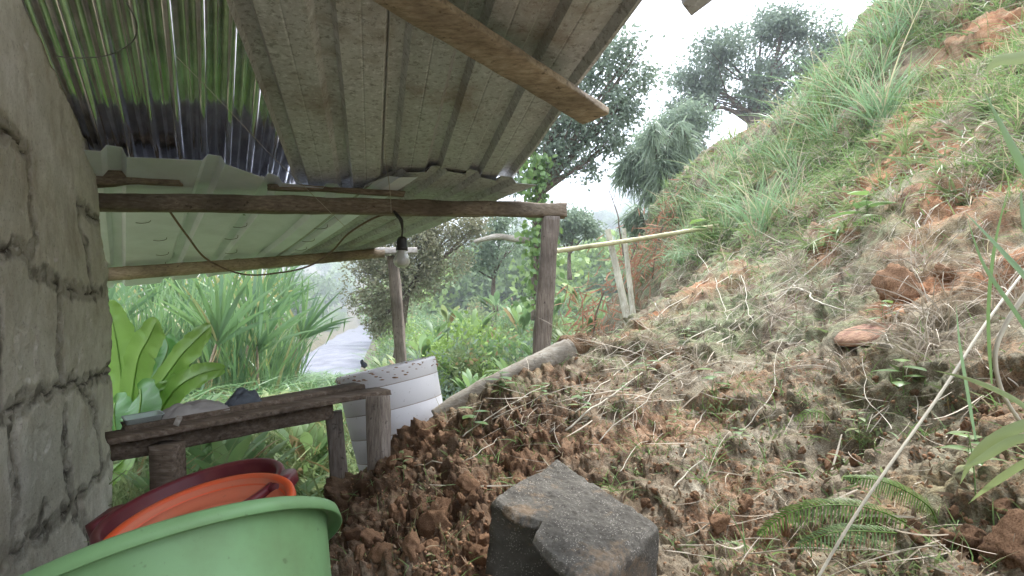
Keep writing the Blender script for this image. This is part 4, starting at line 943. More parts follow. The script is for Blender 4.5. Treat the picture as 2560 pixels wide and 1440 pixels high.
for k in range(600):
    if n_b >= 118: break
    px = random.uniform(930, 1640); r = math.exp(random.uniform(math.log(6.5), math.log(45))); x = (px - 1280) / F * r; y = r
    if xl(y) - 1.5 < x < xr(y) + .8 and y > 20: continue
    if x < xr(y) + 2.2: continue
    z = float(gz(x, y)); n_b += 1; sc = random.uniform(.6, 1.1) * (.75 + r * .045)
    put_proto('bush', random.choice(bp), x, y, z - .1, sc, random.uniform(0, 6), 'green bush in the overgrown garden between the tub and the river forest', 'bush', 'garden bushes')
for k, (px, r) in enumerate([(400, 19), (520, 21), (620, 20), (330, 17), (600, 27), (480, 24)]):
    x = (px - 1280) / F * r; put_proto('bush', bp[k % 3], x, r, float(gz(x, r)) - .2, random.uniform(1.6, 2.2), random.uniform(0, 6), 'green bush behind the tall fan leaved canes on the left bank', 'bush', 'bushes behind the canes')
for k in range(26):
    y = random.uniform(45, 170); x = xl(y) - random.uniform(1.5, 4); put_proto('bush', bp[(k * 3) % 5], x, y, float(gz(x, y)) - .3, random.uniform(1.5, 2.6), random.uniform(0, 6), 'low bank bush leaning over the far edge of the river', 'bush', 'bushes along the river edge')

# ---- tangled undergrowth as one mass
def undergrowth():
    n = 30000; a = rng.uniform(R(-18), R(13), n); r = np.exp(rng.uniform(math.log(3.6), math.log(32), n)); x, y = np.sin(a) * r, np.cos(a) * r
    ok = (x > xr(y) + 1.0) | (y < 13); x, y, r = x[ok], y[ok], r[ok]; n = len(x); z = gz(x, y); pt = fbm(np.stack([x * .5, y * .5, x * 0], -1), 3, 61)
    d = nrm(np.stack([rng.normal(size=n) * .4, rng.normal(size=n) * .4, np.full(n, 1.)], -1)); sdv = nrm(np.cross(d, rng.normal(size=(n, 3)))); L = (.22 + .02 * r) * rng.uniform(.6, 1.5, n) * (1 + .6 * pt)
    hv = rng.normal(size=(n, 3)) * V3((.6, .6, 0)) + V3((0, 0, -.35)); V, Qd = blades(np.stack([x, y, z], -1), d, sdv, L, .012 + .0016 * r, hv, 3)
    o = link('undergrowth', V, Qd, M['garden'], None, False, (0, 0, 0)); tag(o, 'tangled green grass and weeds covering the garden floor', None, None, 'stuff')
    # grass behind the bench
    n = 6500; x = rng.uniform(-4.2, -.75, n); y = rng.uniform(2.9, 9.5, n) ** 1.0; z = gz(x, y)
    d = nrm(np.stack([rng.normal(size=n) * .35, rng.normal(size=n) * .35, np.full(n, 1.)], -1)); sdv = nrm(np.cross(d, rng.normal(size=(n, 3)) + V3((0, 1.5, 0)))); hv = rng.normal(size=(n, 3)) * V3((.28, .28, 0)) + V3((0, 0, -.3))
    V, Qd = blades(np.stack([x, y, z], -1), d, sdv, rng.uniform(.35, .85, n), rng.uniform(.014, .038, n), hv, 4, 'grass', .12)
    o = link('undergrowth', V, Qd, M['weed'], None, False, (0, 0, 0)); tag(o, 'bright long grass growing behind the workbench', None, None, 'stuff')
    n = 14000; a = rng.uniform(R(-42), R(-15), n); r = rng.uniform(8, 24, n); x, y = np.sin(a) * r, np.cos(a) * r; z = gz(x, y)
    d = nrm(np.stack([rng.normal(size=n) * .4, rng.normal(size=n) * .4, np.full(n, 1.)], -1)); sdv = nrm(np.cross(d, rng.normal(size=(n, 3)))); hv = rng.normal(size=(n, 3)) * V3((.6, .6, 0)) + V3((0, 0, -.45))
    V, Qd = blades(np.stack([x, y, z], -1), d, sdv, rng.uniform(.5, 1.3, n), rng.uniform(.025, .06, n), hv, 3, 'grass')
    o = link('undergrowth', V, Qd, M['cane'], None, False, (0, 0, 0)); tag(o, 'tangle of long leaves at the feet of the canes', None, None, 'stuff')
undergrowth()
# ---- weeds with big leaves inside the garden
def leafy_proto(seed, mat, nl=9, L=.5, W=.16, up=.9):
    g = np.random.default_rng(seed); a = g.uniform(0, 6.28, nl); d = nrm(np.stack([np.cos(a) * .6, np.sin(a) * .6, np.full(nl, up)], -1)); sdv = nrm(np.cross(d, V3((0, 0, 1)))); base = d * .05 + V3((0, 0, 1)) * g.uniform(0, .25, nl)[:, None] * L
    V, Qd = blades(base, d, sdv, L * g.uniform(.6, 1.2, nl), W, V3((0, 0, -.45)) + d * .1, 7, [.08, .12, .6, .95, 1, .85, .5, .04], .12); me = np_mesh('leaves', V, Qd); me.materials.append(M[mat])
    b = MB(); b.tube([(0, 0, -.1), (0, 0, L * .3)], [.012, .006], 6); V, f = b.arrays(); mt = np_mesh('stem', V, f); mt.materials.append(M[mat]); return me, mt
lp = [leafy_proto(401, 'garden', 11, .55, .10), leafy_proto(402, 'weed', 12, .4, .07), leafy_proto(403, 'garden', 14, .5, .07, 1.2)]
for k, (px, py, d, i, s) in enumerate([(1050, 830, 10, 0, 1.4), (1085, 800, 12, 0, 1.3), (1010, 860, 9, 1, 1.3), (1240, 860, 9, 2, 1.4), (1330, 850, 8, 0, .8), (1150, 880, 7.5, 2, 1.3), (1180, 780, 12, 2, 2.0), (1300, 760, 13, 2, 2.0), (1420, 800, 9, 1, 1.4), (1480, 760, 10, 2, 1.6),
                                       (1240, 720, 15, 0, 1.6), (1120, 740, 14, 1, 2.0), (960, 870, 14, 1, 1.6), (1380, 720, 13, 2, 2.0), (1450, 690, 14, 1, 2.0), (1280, 900, 6.5, 2, 1.0), (1180, 920, 6, 2, .9), (1400, 870, 6.5, 2, .9)]):
    q = P(px, py, d); z = max(float(gz(q[0], q[1])), q[2] - .45 * s)
    put_proto('leafy_weed', lp[i], q[0], q[1], z, s, k * 1.7, 'broad leaved weed standing among the garden grass', 'plant', 'broad leaved garden weeds')

for k in range(46):
    x, y = random.uniform(-3.6, -1.0), random.uniform(3.3, 7.5); put_proto('leafy_weed', lp[1 + k % 2], x, y, float(gz(x, y)), random.uniform(.8, 1.5), random.uniform(0, 6), 'leafy green weed in the long grass behind the workbench', 'plant', 'leafy weeds behind the workbench')
# ---- tall canes with fans of long leaves
def cane_fan(seed, nb=20, L=1.35, W=.065, hang=4, stalk=1.9, mat='cane'):
    g = np.random.default_rng(seed); b = MB(); lean = g.uniform(-.15, .15); top = V3((lean * stalk, 0, stalk)); b.tube([(0, 0, -.3), (lean * stalk * .3, 0, stalk * .5), top], [.028, .024, .018], 7, 5); V, f = b.arrays(); ms = np_mesh('stalk', V, f); ms.materials.append(M['bamboo'])
    an = np.linspace(-1, 1, nb) * R(46) + g.normal(size=nb) * .06; base = top - V3((0, 0, 1)) * (np.abs(an) * .25)[:, None] * .6 + V3((0, 1, 0)) * (g.normal(size=nb) * .03)[:, None]
    d = np.stack([np.sin(an), g.normal(size=nb) * .12, np.cos(an)], -1); sdv = np.stack([np.cos(an), g.normal(size=nb) * .5, -np.sin(an)], -1); Lb = L * g.uniform(.75, 1.15, nb) * (1 - .15 * np.abs(an))
    bend = np.stack([np.sin(an) * .12, g.normal(size=nb) * .1, -.05 - .22 * np.abs(an)], -1); V1, Q1 = blades(base, d, sdv, Lb, W, bend, 8, [.35, .8, 1, 1, .95, .8, .6, .35, .03], .10)
    # broken tips hanging
    m = nb // 2; ix = g.choice(nb, m, False); tip = base[ix] + nrm(d[ix]) * (Lb[ix] * .8)[:, None] + bend[ix] * (Lb[ix] * .64)[:, None]
    V2, Q2 = blades(tip, np.stack([g.normal(size=m) * .15, g.normal(size=m) * .15, np.full(m, -1.)], -1), np.stack([np.ones(m), g.normal(size=m) * .6, np.zeros(m)], -1), g.uniform(.2, .5, m) * L * .6, W * .8, g.normal(size=(m, 3)) * .05, 3)
    me = np_mesh('leaf_fan', np.vstack([V1, V2]), np.vstack([Q1, Q2 + len(V1)])); me.materials.append(M[mat])
    h = hang * 2; bs = top * g.uniform(.55, .95, h)[:, None] + g.normal(size=(h, 3)) * .03; d = np.stack([g.normal(size=h) * .3, g.normal(size=h) * .3, np.full(h, -.9)], -1); V3_, Q3 = blades(bs, d, np.cross(d, g.normal(size=(h, 3))), g.uniform(.3, .7, h) * L, W * .4, g.normal(size=(h, 3)) * .08, 4)
    md = np_mesh('dead_leaves', V3_, Q3); md.materials.append(M['dryleaf']); return ms, me, md
cf = [cane_fan(501), cane_fan(502, 18, 1.5, .07, 5, 1.7), cane_fan(503, 26, 1.25, .055, 3, 2.1), cane_fan(504, 14, 1.3, .055, 6, 1.8, 'cane_yellow'), cane_fan(505, 20, 1.6, .07, 2, 1.5)]
def put_cane(pr, px, py, d, sc, rz, tilt=0):
    """py is the pixel row of the fan's base"""
    q = P(px, py, d); st = {0: 1.9, 1: 1.7, 2: 2.1, 3: 1.8, 4: 1.5}[cf.index(pr)] * sc; zb = q[2] - st
    o = empty('cane_plant', (q[0], q[1], zb), 'tall cane with a fan of long drooping leaves on the near river bank', 'cane plant', 'tall canes on the near bank'); o.scale = (sc,) * 3; o.rotation_euler = (0, tilt, rz)
    for nme, me in zip(('stalk', 'leaf_fan', 'dead_leaves'), pr):
        c = bpy.data.objects.new(nme, me); col.objects.link(c); c.parent = o
    return o
first = put_cane(cf[0], 478, 838, 8.0, .98, .15, .05)
for (px, py, d, i, sc, rz, tl) in [(640, 868, 8.8, 1, .92, -.2, .12), (610, 800, 9.6, 4, .9, .3, 0), (420, 830, 9.5, 2, 1.0, .5, -.1), (350, 800, 9.0, 0, 1.05, -.3, -.2), (300, 780, 10, 1, 1.0, .2, -.1), (540, 790, 10.5, 2, 1.05, -.4, .1), (700, 830, 11, 4, .8, .1, .25),
                                   (560, 850, 9.2, 0, .75, .9, .3), (500, 780, 12, 1, 1.2, -.2, 0), (390, 770, 12, 2, 1.2, .6, 0), (660, 770, 12.5, 0, 1.1, -.5, .1), (590, 750, 13, 3, 1.05, .2, 0), (680, 750, 14, 3, 1.2, .8, 0),
                                   (320, 860, 7.5, 2, .8, .7, -.3), (450, 760, 14, 4, 1.2, .1, 0), (270, 850, 8, 4, .9, .3, -.2), (640, 740, 15, 1, 1.3, 0, .1), (530, 930, 7.6, 1, .55, .4, .5), (400, 930, 7.4, 0, .6, -.5, -.5), (690, 930, 8.2, 1, .5, .1, .3), (340, 740, 14, 3, 1.2, .2, 0), (590, 900, 8, 4, .5, .1, -.3), (700, 760, 17, 4, .9, .3, .0), (290, 900, 7.4, 1, .7, .1, .2), (470, 900, 7.8, 2, .6, .9, .1), (620, 940, 8, 2, .45, .2, -.4)]:
    if not (py > 885 or (px, py) in ((420, 830), (560, 850), (350, 800))): put_cane(cf[i], px, py, d, sc, rz, tl)

def reed_mesh(seed, nb=46, L=1.9, W=.05, mat='cane'):
    g = np.random.default_rng(seed); base = g.normal(size=(nb, 3)) * V3((.16, .16, 0)); d = nrm(np.stack([g.normal(size=nb) * .16, g.normal(size=nb) * .16, np.ones(nb)], -1)); a = g.uniform(0, 6.28, nb); sdv = nrm(np.cross(d, np.stack([np.cos(a), np.sin(a), a * 0], -1))); Lb = L * g.uniform(.5, 1.1, nb)
    bd = np.cross(sdv, d) * g.uniform(.05, .5, nb)[:, None] + V3((0, 0, -.12)); V1, Q1 = blades(base, d, sdv, Lb, W * g.uniform(.6, 1.2, nb), bd, 8, [.5, .8, 1, 1, .95, .85, .65, .4, .04], .12)
    m = nb // 2; ix = g.choice(nb, m, False); tip = base[ix] + nrm(d[ix]) * (Lb[ix] * .82)[:, None] + bd[ix] * (Lb[ix] * .67)[:, None]; V2, Q2 = blades(tip, nrm(np.stack([g.normal(size=m) * .25, g.normal(size=m) * .25, np.full(m, -1.)], -1)), np.stack([np.ones(m), g.normal(size=m) * .6, np.zeros(m)], -1), g.uniform(.2, .6, m), W * .7, g.normal(size=(m, 3)) * .08, 3)
    me = np_mesh('reed_clump', np.vstack([V1, V2]), np.vstack([Q1, Q2 + len(V1)])); me.materials.append(M[mat]); return me
rm = [reed_mesh(550), reed_mesh(551, 52, 2.2, .045), reed_mesh(552, 40, 1.6, .055), reed_mesh(553, 26, 1.9, .04, 'cane_yellow')]
for k in range(64):
    px = random.uniform(250, 720); d = random.uniform(8.2, 14.5); q = P(px, 800, d); z = float(gz(q[0], q[1])); o = bpy.data.objects.new('reed_clump', rm[k % 4 if k % 8 == 3 else k % 3]); col.objects.link(o); top = .62 + .30 * (px < 600)
    o.location = (q[0], q[1], z - .05); s_ = (CAMZ + top * random.uniform(.55, 1.0) - z) / 2.0; o.scale = (s_ * .8, s_ * .8, s_); o.rotation_euler = (0, random.uniform(-.1, .1), random.uniform(0, 6)); tag(o, 'dense upright clump of long arching reed leaves on the near bank', 'reed clump', 'reed clumps between the canes')
# ---- banana plants
def banana_leaf(pts, w, mat, parent, seed=0, fold=.22, sidev=None):
    p = spline([P(*q) for q in pts], 10); n = len(p); t = np.linspace(0, 1, n); tg = nrm(np.gradient(p, axis=0)); sdv = nrm(np.cross(tg, V3((0, -1, .25)) if sidev is None else V3(sidev)))
    nn = nrm(np.cross(tg, sdv)); wid = w * np.clip(np.sin(np.pi * np.clip((t - .12) / .9, 0, 1)) ** .55, .04, 1); rows = []; K = 7
    for j in range(-K, K + 1):
        u = j / K; rf = .018 * vnoise(np.stack([t * 14, np.full(n, abs(u) * 1.5 + seed), np.full(n, float(np.sign(u)))], -1), seed); ed = 1 + (.10 * vnoise(np.stack([t * 18, np.full(n, seed * 1.), np.full(n, float(np.sign(u)))], -1), seed + 1) if abs(u) > .8 else 0)
        rows.append(p + sdv * (wid * u / 2 * ed)[:, None] + nn * (wid * (abs(u) * fold - u * u * fold * .75) + rf * abs(u) + .004 * np.sin(t * 90) * abs(u))[:, None])
    G = np.stack(rows, 1); ii = np.arange(G.shape[0] * G.shape[1]).reshape(G.shape[:2]); Qd = np.stack([ii[:-1, :-1], ii[:-1, 1:], ii[1:, 1:], ii[1:, :-1]], -1).reshape(-1, 4)
    o = link('leaf', G.reshape(-1, 3), Qd, M[mat], parent); b = MB(); b.tube(p[:int(n * .95)], [.010, .003], 6); b.build('midrib', M['banana'], o, origin=np.array(wloc(o))); return o
ban = empty('banana_plant', P(310, 1230, 4.3), 'bright green banana plant beside the end of the block wall', 'banana plant')
for k, (pts, w, mt_) in enumerate([
    ([(318, 1130, 4.2), (328, 1010, 4.1), (345, 900, 4.05), (372, 845, 4.0), (394, 798, 3.95)], .25, 'banana'),
    ([(330, 1140, 4.2), (372, 1010, 4.0), (440, 905, 3.9), (485, 855, 3.85), (527, 815, 3.8)], .19, 'banana'),
    ([(340, 1150, 4.2), (395, 1040, 3.85), (440, 972, 3.75), (500, 935, 3.7), (560, 922, 3.7)], .17, 'banana'),
    ([(300, 1120, 4.3), (305, 980, 4.3), (295, 880, 4.3), (280, 800, 4.3), (262, 752, 4.3)], .27, 'banana'),
    ([(320, 1160, 4.1), (350, 1060, 3.95), (385, 990, 3.9), (430, 960, 3.9), (470, 900, 3.95)], .12, 'banana'),
    ([(345, 1010, 3.95), (350, 975, 3.8), (352, 1000, 3.6), (345, 1050, 3.5), (338, 1085, 3.5)], .24, 'banana_deep'),
    ([(300, 1050, 4.1), (290, 1010, 3.9), (285, 1030, 3.75), (290, 1080, 3.7), (300, 1130, 3.7)], .24, 'banana_deep'),
    ([(310, 1120, 4.4), (350, 1000, 4.5), (400, 920, 4.6), (420, 870, 4.7), (410, 840, 4.8)], .20, 'banana_deep'),
    ([(310, 1180, 3.9), (330, 1130, 3.7), (310, 1150, 3.5), (270, 1190, 3.4), (240, 1240, 3.4)], .16, 'banana')]):
    banana_leaf(pts, w, mt_, ban, k)
b = MB(); b.tube([P(312, 1330, 4.3), P(315, 1150, 4.25), P(325, 1000, 4.2)], [.07, .05, .03], 10, 5); b.build('stem', M['banana'], ban)

# ================================================================== cover of the hillside
def samp(n, x0, x1, y0, y1, fn=None, dmax=9.5):
    px = rng.uniform(x0, x1, n); py = rng.uniform(y0, y1, n)
    if fn is not None: k = rng.random(n) < fn(px, py); px, py = px[k], py[k]
    p, hit = ray_hill(px, py, dmax); return p[hit], px[hit], py[hit]
def upper(px, py):   # 1 on the grassy upper slope, 0 on the bare lower one
    return sstep(-80, 160, (700 - (px - 1600) * .22) - py)
def claym(p):
    m = np.zeros(len(p))
    for (a, b_, d, r) in [(2050,540,4.2,.25),(2350,380,2.9,.2),(1650,700,5.0,.25),(2480,60,4.1,.5),(2180,490,3.3,.34),(2420,520,2.4,.3),(1730,720,3.6,.25),(2260,720,2.0,.13)]:
        c = P(a, b_, d); m = np.maximum(m, np.exp(-((p - c) ** 2).sum(-1) / (r * r)))
    return m
def scat(name, mat, p, L, W, tilt, bendz, label, seg=3, prof='grass', sink=.005, fold=0., along=0., lat=.5, kind='stuff', nup=.6):
    n = len(p); nv = hill_normal(p); d = nrm(nv * (1 - nup) + V3((0, 0, nup)) + rng.normal(size=(n, 3)) * tilt); sdv = nrm(np.cross(d, rng.normal(size=(n, 3)))); hv = rng.normal(size=(n, 3)) * lat + V3((0, 0, bendz)) + V3((-along, 0, -along * .8))
    V, Qd = blades(p - nv * sink, d, sdv, L, W, hv, seg, prof, fold); o = link(name, V, Qd, M[mat], None, False, (0, 0, 0)); return tag(o, label, None, None, kind)
dist_of = lambda p: np.sqrt((p[:, 0] ** 2 + p[:, 1] ** 2))
# short green grass on the upper slope
p, px, py = samp(88000, 1560, 3150, -60, 800, lambda a, b: upper(a, b)); k = (rng.random(len(p)) > claym(p) * 1.1) & (fbm(p * 1.8, 3, 71) > -.25); p = p[k]; n = len(p); r = dist_of(p)
scat('hill_grass', 'grass', p, rng.uniform(.03, .085, n) * (1 + r * .22), .0028 + .0012 * r, .55, -.45, 'green grass covering the upper hillside', 3)
p, px, py = samp(46000, 1560, 3150, -60, 760, lambda a, b: upper(a, b)); k = (rng.random(len(p)) > claym(p) * 1.1) & (fbm(p * 2.4, 3, 72) > .0); p = p[k]; n = len(p); r = dist_of(p)
scat('hill_weeds', 'weed', p, rng.uniform(.02, .065, n) * (1 + r * .2), .006 + .0026 * r, .9, -.5, 'small yellow green weeds on the upper hillside', 2, 'leaf')
# tiny weeds on the lower crust
p, px, py = samp(27000, 820, 3150, 500, 1460, lambda a, b: .25 + .75 * (fbm(np.stack([a / 160, b / 160, a * 0], -1), 3, 73) > 0)); k = fbm(p * 4, 3, 74) > .2; p = p[k]; n = len(p)
scat('crust_weeds', 'weed', p, rng.uniform(.006, .022, n) * (.6 + .35 * dist_of(p)), rng.uniform(.004, .011, n), 1.0, -.4, 'tiny weeds and moss on the bare lower hillside', 2, 'leaf')
p, px, py = samp(8500, 820, 3150, 500, 1460); k = fbm(p * 4, 3, 75) > .0; p = p[k]; n = len(p)
scat('crust_grass', 'grass', p, rng.uniform(.02, .06, n) * (.5 + .35 * dist_of(p)), .0022 + .0006 * dist_of(p), .6, -.4, 'sparse short grass on the lower hillside', 3)
# dry straw, denser in the band across the middle
def band(px, py):
    c = 1010 - (px - 1350) * .42; return np.clip(np.exp(-((py - c) / 120) ** 2) * 1.1 + .16, 0, 1) * sstep(1050, 1350, px + (py - 900) * -.2)
def straw(n, L0, L1, W, label, dens, lift=.012, x0=1000):
    p, px, py = samp(int(n * 1.3), x0, 3150, -40, 1450, dens); kk = (rng.random(len(p)) > claym(p) * 1.3) & (fbm(p * 3.2, 3, 88) > -.12); p = p[kk]; n = len(p); nv = hill_normal(p); down = V3((-.9, -.2, 0)); d = nrm(down + rng.normal(size=(n, 3)) * .75); d = nrm(d - nv * (np.sum(d * nv, -1) * .85)[:, None] + nv * rng.uniform(-.02, .25, n)[:, None])
    L = rng.uniform(L0, L1, n) * (.5 + .22 * dist_of(p)) ; V, Qd = blades(p + nv * lift * rng.random(n)[:, None], d, nrm(np.cross(d, nv + rng.normal(size=(n, 3)) * .4)), L, W * (.6 + .35 * dist_of(p)) * rng.uniform(.5, 1.7, n), rng.normal(size=(n, 3)) * .3 - nv * .08, 5, [.7, 1, .95, .9, .7, .3])
    o = link('dry_straw', V, Qd, M['straw'], None, False, (0, 0, 0)); tag(o, label, None, None, 'stuff')
straw(7000, .04, .16, .0017, 'fine dry straw lying over the middle of the hillside', band)
straw(900, .10, .30, .0026, 'longer grey dry stalks strewn over the hillside', band, .03)
straw(9000, .04, .17, .0019, 'pale dead grass bits among the upper green grass', lambda a, b: upper(a, b) * .8, .03, 1560)
def hang_straw():
    p, px, py = samp(2600, 1500, 2500, 250, 950, lambda a, b: np.exp(-((b - (760 - (a - 1700) * .35)) / 130) ** 2)); n = len(p); nv = hill_normal(p); d = nrm(nv * .7 + V3((-.3, -.3, .1)) + rng.normal(size=(n, 3)) * .3)
    V, Qd = blades(p, d, nrm(np.cross(d, rng.normal(size=(n, 3)))), rng.uniform(.05, .16, n) * (.5 + .25 * dist_of(p)), .0016 + .0006 * dist_of(p), V3((-.1, 0, -1.1)) + rng.normal(size=(n, 3)) * .2, 4, 'grass'); o = link('dry_straw', V, Qd, M['straw'], None, False, (0, 0, 0)); tag(o, 'dead grass drooping over the small soil ledges', None, None, 'stuff')
hang_straw()
p, px, py = samp(3500, 820, 2600, 500, 1460); n = len(p)
scat('leaf_litter', 'litter', p, rng.uniform(.006, .02, n) * (.5 + .4 * dist_of(p)), rng.uniform(.004, .012, n), 1.3, -.2, 'bits of brown leaf litter over the soil', 2, 'leaf', 0)

# tall grass clumps, each one a plant
def clump_mesh(seed, nb, L, W, mat, spread=.35, lean=(0, 0, 0), bend=-.45):
    g = np.random.default_rng(seed); base = g.normal(size=(nb, 3)) * V3((.025, .025, 0)); d = nrm(np.stack([g.normal(size=nb) * spread, g.normal(size=nb) * spread, np.ones(nb)], -1) + V3(lean)); sdv = nrm(np.cross(d, g.normal(size=(nb, 3))))
    bnd = d * V3((.6, .6, 0)) + V3((0, 0, bend)) * g.uniform(.3, 1.3, nb)[:, None]; V, Qd = blades(base, d, sdv, L * g.uniform(.45, 1.1, nb), W * g.uniform(.6, 1.2, nb), bnd, 7, 'grass'); me = np_mesh('grass_clump', V, Qd, False); me.materials.append(M[mat]); return me
cm = {'blue': [clump_mesh(600 + k, 46, .62, .0085, 'grass_blue', .28 + .05 * k) for k in range(3)], 'green': [clump_mesh(610 + k, 40, .4, .008, 'grass', .4) for k in range(3)],
      'droop': [clump_mesh(620 + k, 80, .8, .009, 'grass_blue', .35, (-.5, -.2, 0), -.9) for k in range(2)], 'dry': [clump_mesh(630 + k, 46, .34, .005, 'straw', .6, (-.2, 0, 0), -.7) for k in range(2)], 'broad': [clump_mesh(650 + k, 26, .26, .016, 'weed', .7, (0, 0, 0), -.8) for k in range(3)], 'small': [clump_mesh(640 + k, 14, .12, .005, 'grass', .6) for k in range(3)]}
def put_clump(px, py, kind, sc, label, group, i=0):
    p, h = ray_hill(px, py, 12)
    if not h[0]: return
    me = cm[kind][i % len(cm[kind])]; o = bpy.data.objects.new('grass_clump', me); col.objects.link(o); o.location = tuple(float(c) for c in p[0] - V3((0, 0, .01))); o.scale = (sc,) * 3; o.rotation_euler = (0, 0, random.uniform(-.5, .5) if kind == 'droop' else random.uniform(0, 6.28)); tag(o, label, 'grass clump', group)
lb, gb = 'tall bluish green grass clump growing on the hillside', 'tall grass clumps on the hillside'
for i, (px, py, s) in enumerate([(1905, 590, 1.35), (1930, 570, 1.2), (1885, 560, 1.1), (2210, 330, 1.5), (2185, 320, 1.2), (2230, 310, 1.3), (2150, 290, 1.1), (2080, 360, 1.0), (2040, 330, 1.1), (2010, 300, 1.2), (2230, 130, 1.3), (2190, 120, 1.4), (2250, 60, 1.5), (2290, 90, 1.2), (2200, 200, 1.2),
                                   (2130, 200, 1.3), (2060, 240, 1.2), (2280, 30, 1.3), (1960, 420, 1.0), (1990, 470, .9), (1850, 560, 1.0), (1820, 590, .9), (1790, 470, 1.1), (1745, 520, 1.2), (1700, 560, 1.2), (1670, 570, 1.3), (1960, 330, 1.2), (1900, 400, 1.0), (1980, 560, .9), (1840, 420, 1.1), (2330, 20, 1.2), (2100, 260, 1.2), (1760, 560, .9), (1720, 600, .8), (1690, 620, .8)]):
    put_clump(px, py, 'blue', s, lb, gb, i)
for i, (px, py, s) in enumerate([(1700, 660, .8), (1660, 680, .9), (1740, 650, .7), (1630, 690, .9)]): put_clump(px, py, 'droop', s, 'drooping bluish grass clump below the bamboo rail', 'drooping grass below the bamboo rail', i)
for i in range(90):
    px, py = random.uniform(1620, 2560), random.uniform(-40, 620)
    if upper(px, py) > random.random(): put_clump(px, py, 'green', random.uniform(.45, .95), 'medium green grass clump on the upper hillside', 'green grass clumps on the upper hillside', i)
for i in range(110):
    px, py = random.uniform(1700, 2560), random.uniform(-40, 640)
    if upper(px, py) > random.random(): put_clump(px, py, 'broad', random.uniform(.5, 1.1), 'yellow green clump of broad weed blades on the upper hillside', 'broad bladed weeds on the upper hillside', i)
for i in range(60):
    px, py = random.uniform(1450, 2560), random.uniform(200, 950)
    put_clump(px, py, 'dry', random.uniform(.5, 1.0), 'dead straw coloured grass tuft on the hillside', 'dead grass tufts', i)
for i in range(70):
    px, py = random.uniform(1000, 2500), random.uniform(850, 1400)
    put_clump(px, py, 'small', random.uniform(.35, .9), 'small green grass tuft on the bare lower slope', 'small grass tufts on the lower slope', i)

# seedlings
def seedling(seed, nl=6, L=.06, W=.03, h=.09, mat='garden'):
    g = np.random.default_rng(seed); b = MB(); b.tube([(0, 0, -.02), (.005, 0, h * .5), (.012, .004, h)], [.0018, .0012, .0008], 5, 3); V, f = b.arrays(); ms = np_mesh('stem', V, f); ms.materials.append(M['garden'])
    a = np.arange(nl) * 2.4; base = np.stack([np.full(nl, .006), np.zeros(nl), np.linspace(h * .4, h, nl)], -1); d = np.stack([np.cos(a), np.sin(a), np.full(nl, .35)], -1); V, Qd = blades(base, d, np.cross(nrm(d), V3((0, 0, 1))), L * g.uniform(.7, 1.2, nl), W, V3((0, 0, -.4)), 6, [.1, .6, .95, 1, .8, .45, .03], .1)
    me = np_mesh('leaves', V, Qd); me.materials.append(M[mat]); return me, ms
sp_ = [seedling(701), seedling(702, 8, .05, .018, .08), seedling(703, 5, .09, .045, .10, 'vine'), seedling(704, 7, .07, .02, .14, 'weed')]
def put_seed(px, py, i, sc, label, group=None, name='seedling', cat='seedling'):
    p, h = ray_hill(px, py, 10)
    if h[0]:
        o = put_proto(name, sp_[i], *[float(c) for c in p[0]], sc, random.uniform(0, 6), label, cat, group)
for i, (px, py) in enumerate([(1250, 1010), (1090, 960), (1180, 1080), (1010, 1200), (1450, 1050), (1600, 900), (1540, 870), (1690, 1090), (1850, 1110), (1990, 830), (2210, 830), (2300, 560), (1620, 960), (1960, 940), (2260, 1000), (2150, 1130), (1350, 1010), (1480, 930), (1780, 980), (2020, 700), (2100, 760), (1880, 700), (2420, 1180), (2440, 1250), (1720, 860), (1560, 1000)]):
    put_seed(px, py, i % 4, random.uniform(.5, 1.0), 'small leafy seedling sprouting from the soil of the slope', 'small leafy seedlings')
put_seed(1765, 640, 2, 2.6, 'broad leaved plant with large green and yellow leaves below the bamboo rail', None, 'broad_leaved_plant', 'plant')
put_seed(2165, 590, 2, 1.9, 'broad leaved plant in front of the orange soil patch on the upper slope', None, 'broad_leaved_plant', 'plant')
put_seed(1250, 985, 2, 1.1, 'young plant with oval leaves growing on top of the debris beside the log', None, 'broad_leaved_plant', 'plant')

# long dead stems lying over the slope
stems = [([(1385,1085),(1480,1000),(1590,900),(1700,830)],.005),([(1420,1090),(1560,975),(1700,870),(1830,790),(1990,705)],.007),([(1160,1100),(1300,1010),(1450,930),(1560,870)],.005),([(1690,900),(1850,820),(1985,715),(2140,600),(2235,525)],.006),([(2235,525),(2180,524)],.006),
         ([(1985,715),(2060,765),(2140,790)],.009),([(1030,1175),(1160,1165),(1250,1100)],.004),([(1480,1020),(1560,1005),(1620,1060)],.004),([(1700,1160),(1760,1050),(1830,930)],.004),([(2050,1440),(2010,1380)],.003),([(1690,1370),(1850,1365),(1960,1375)],.004),
         ([(1790,1405),(1990,1400),(2230,1405),(2400,1385)],.004),([(1850,1090),(1930,1000),(1950,870)],.0035),([(2240,1110),(2170,1010),(2165,860)],.003),([(1560,1210),(1600,1130),(1640,1060)],.003),([(2230,850),(2260,960),(2290,1060)],.004),([(2540,860),(2490,800),(2500,920),(2560,990)],.006),
         ([(1860,640),(1870,760),(1900,860)],.004),([(1740,620),(1790,720),(1830,820)],.004),([(2280,440),(2300,540),(2325,640),(2350,700)],.006),([(2310,470),(2300,560)],.005),([(2460,230),(2420,330),(2360,470)],.006),([(2390,300),(2350,400),(2310,460)],.007),([(2230,270),(2190,340),(2160,380)],.008),
         ([(1500,1110),(1620,1000),(1760,900)],.004),([(1240,1060),(1380,1010),(1500,960)],.004),([(1580,1020),(1700,960),(1830,900)],.004),([(1520,880),(1640,800),(1780,690),(1860,620)],.005),([(1700,1230),(1750,1160),(1765,1130)],.005),([(1700,1330),(1790,1310),(1860,1330)],.004),([(2100,700),(2200,610),(2300,560)],.004)]
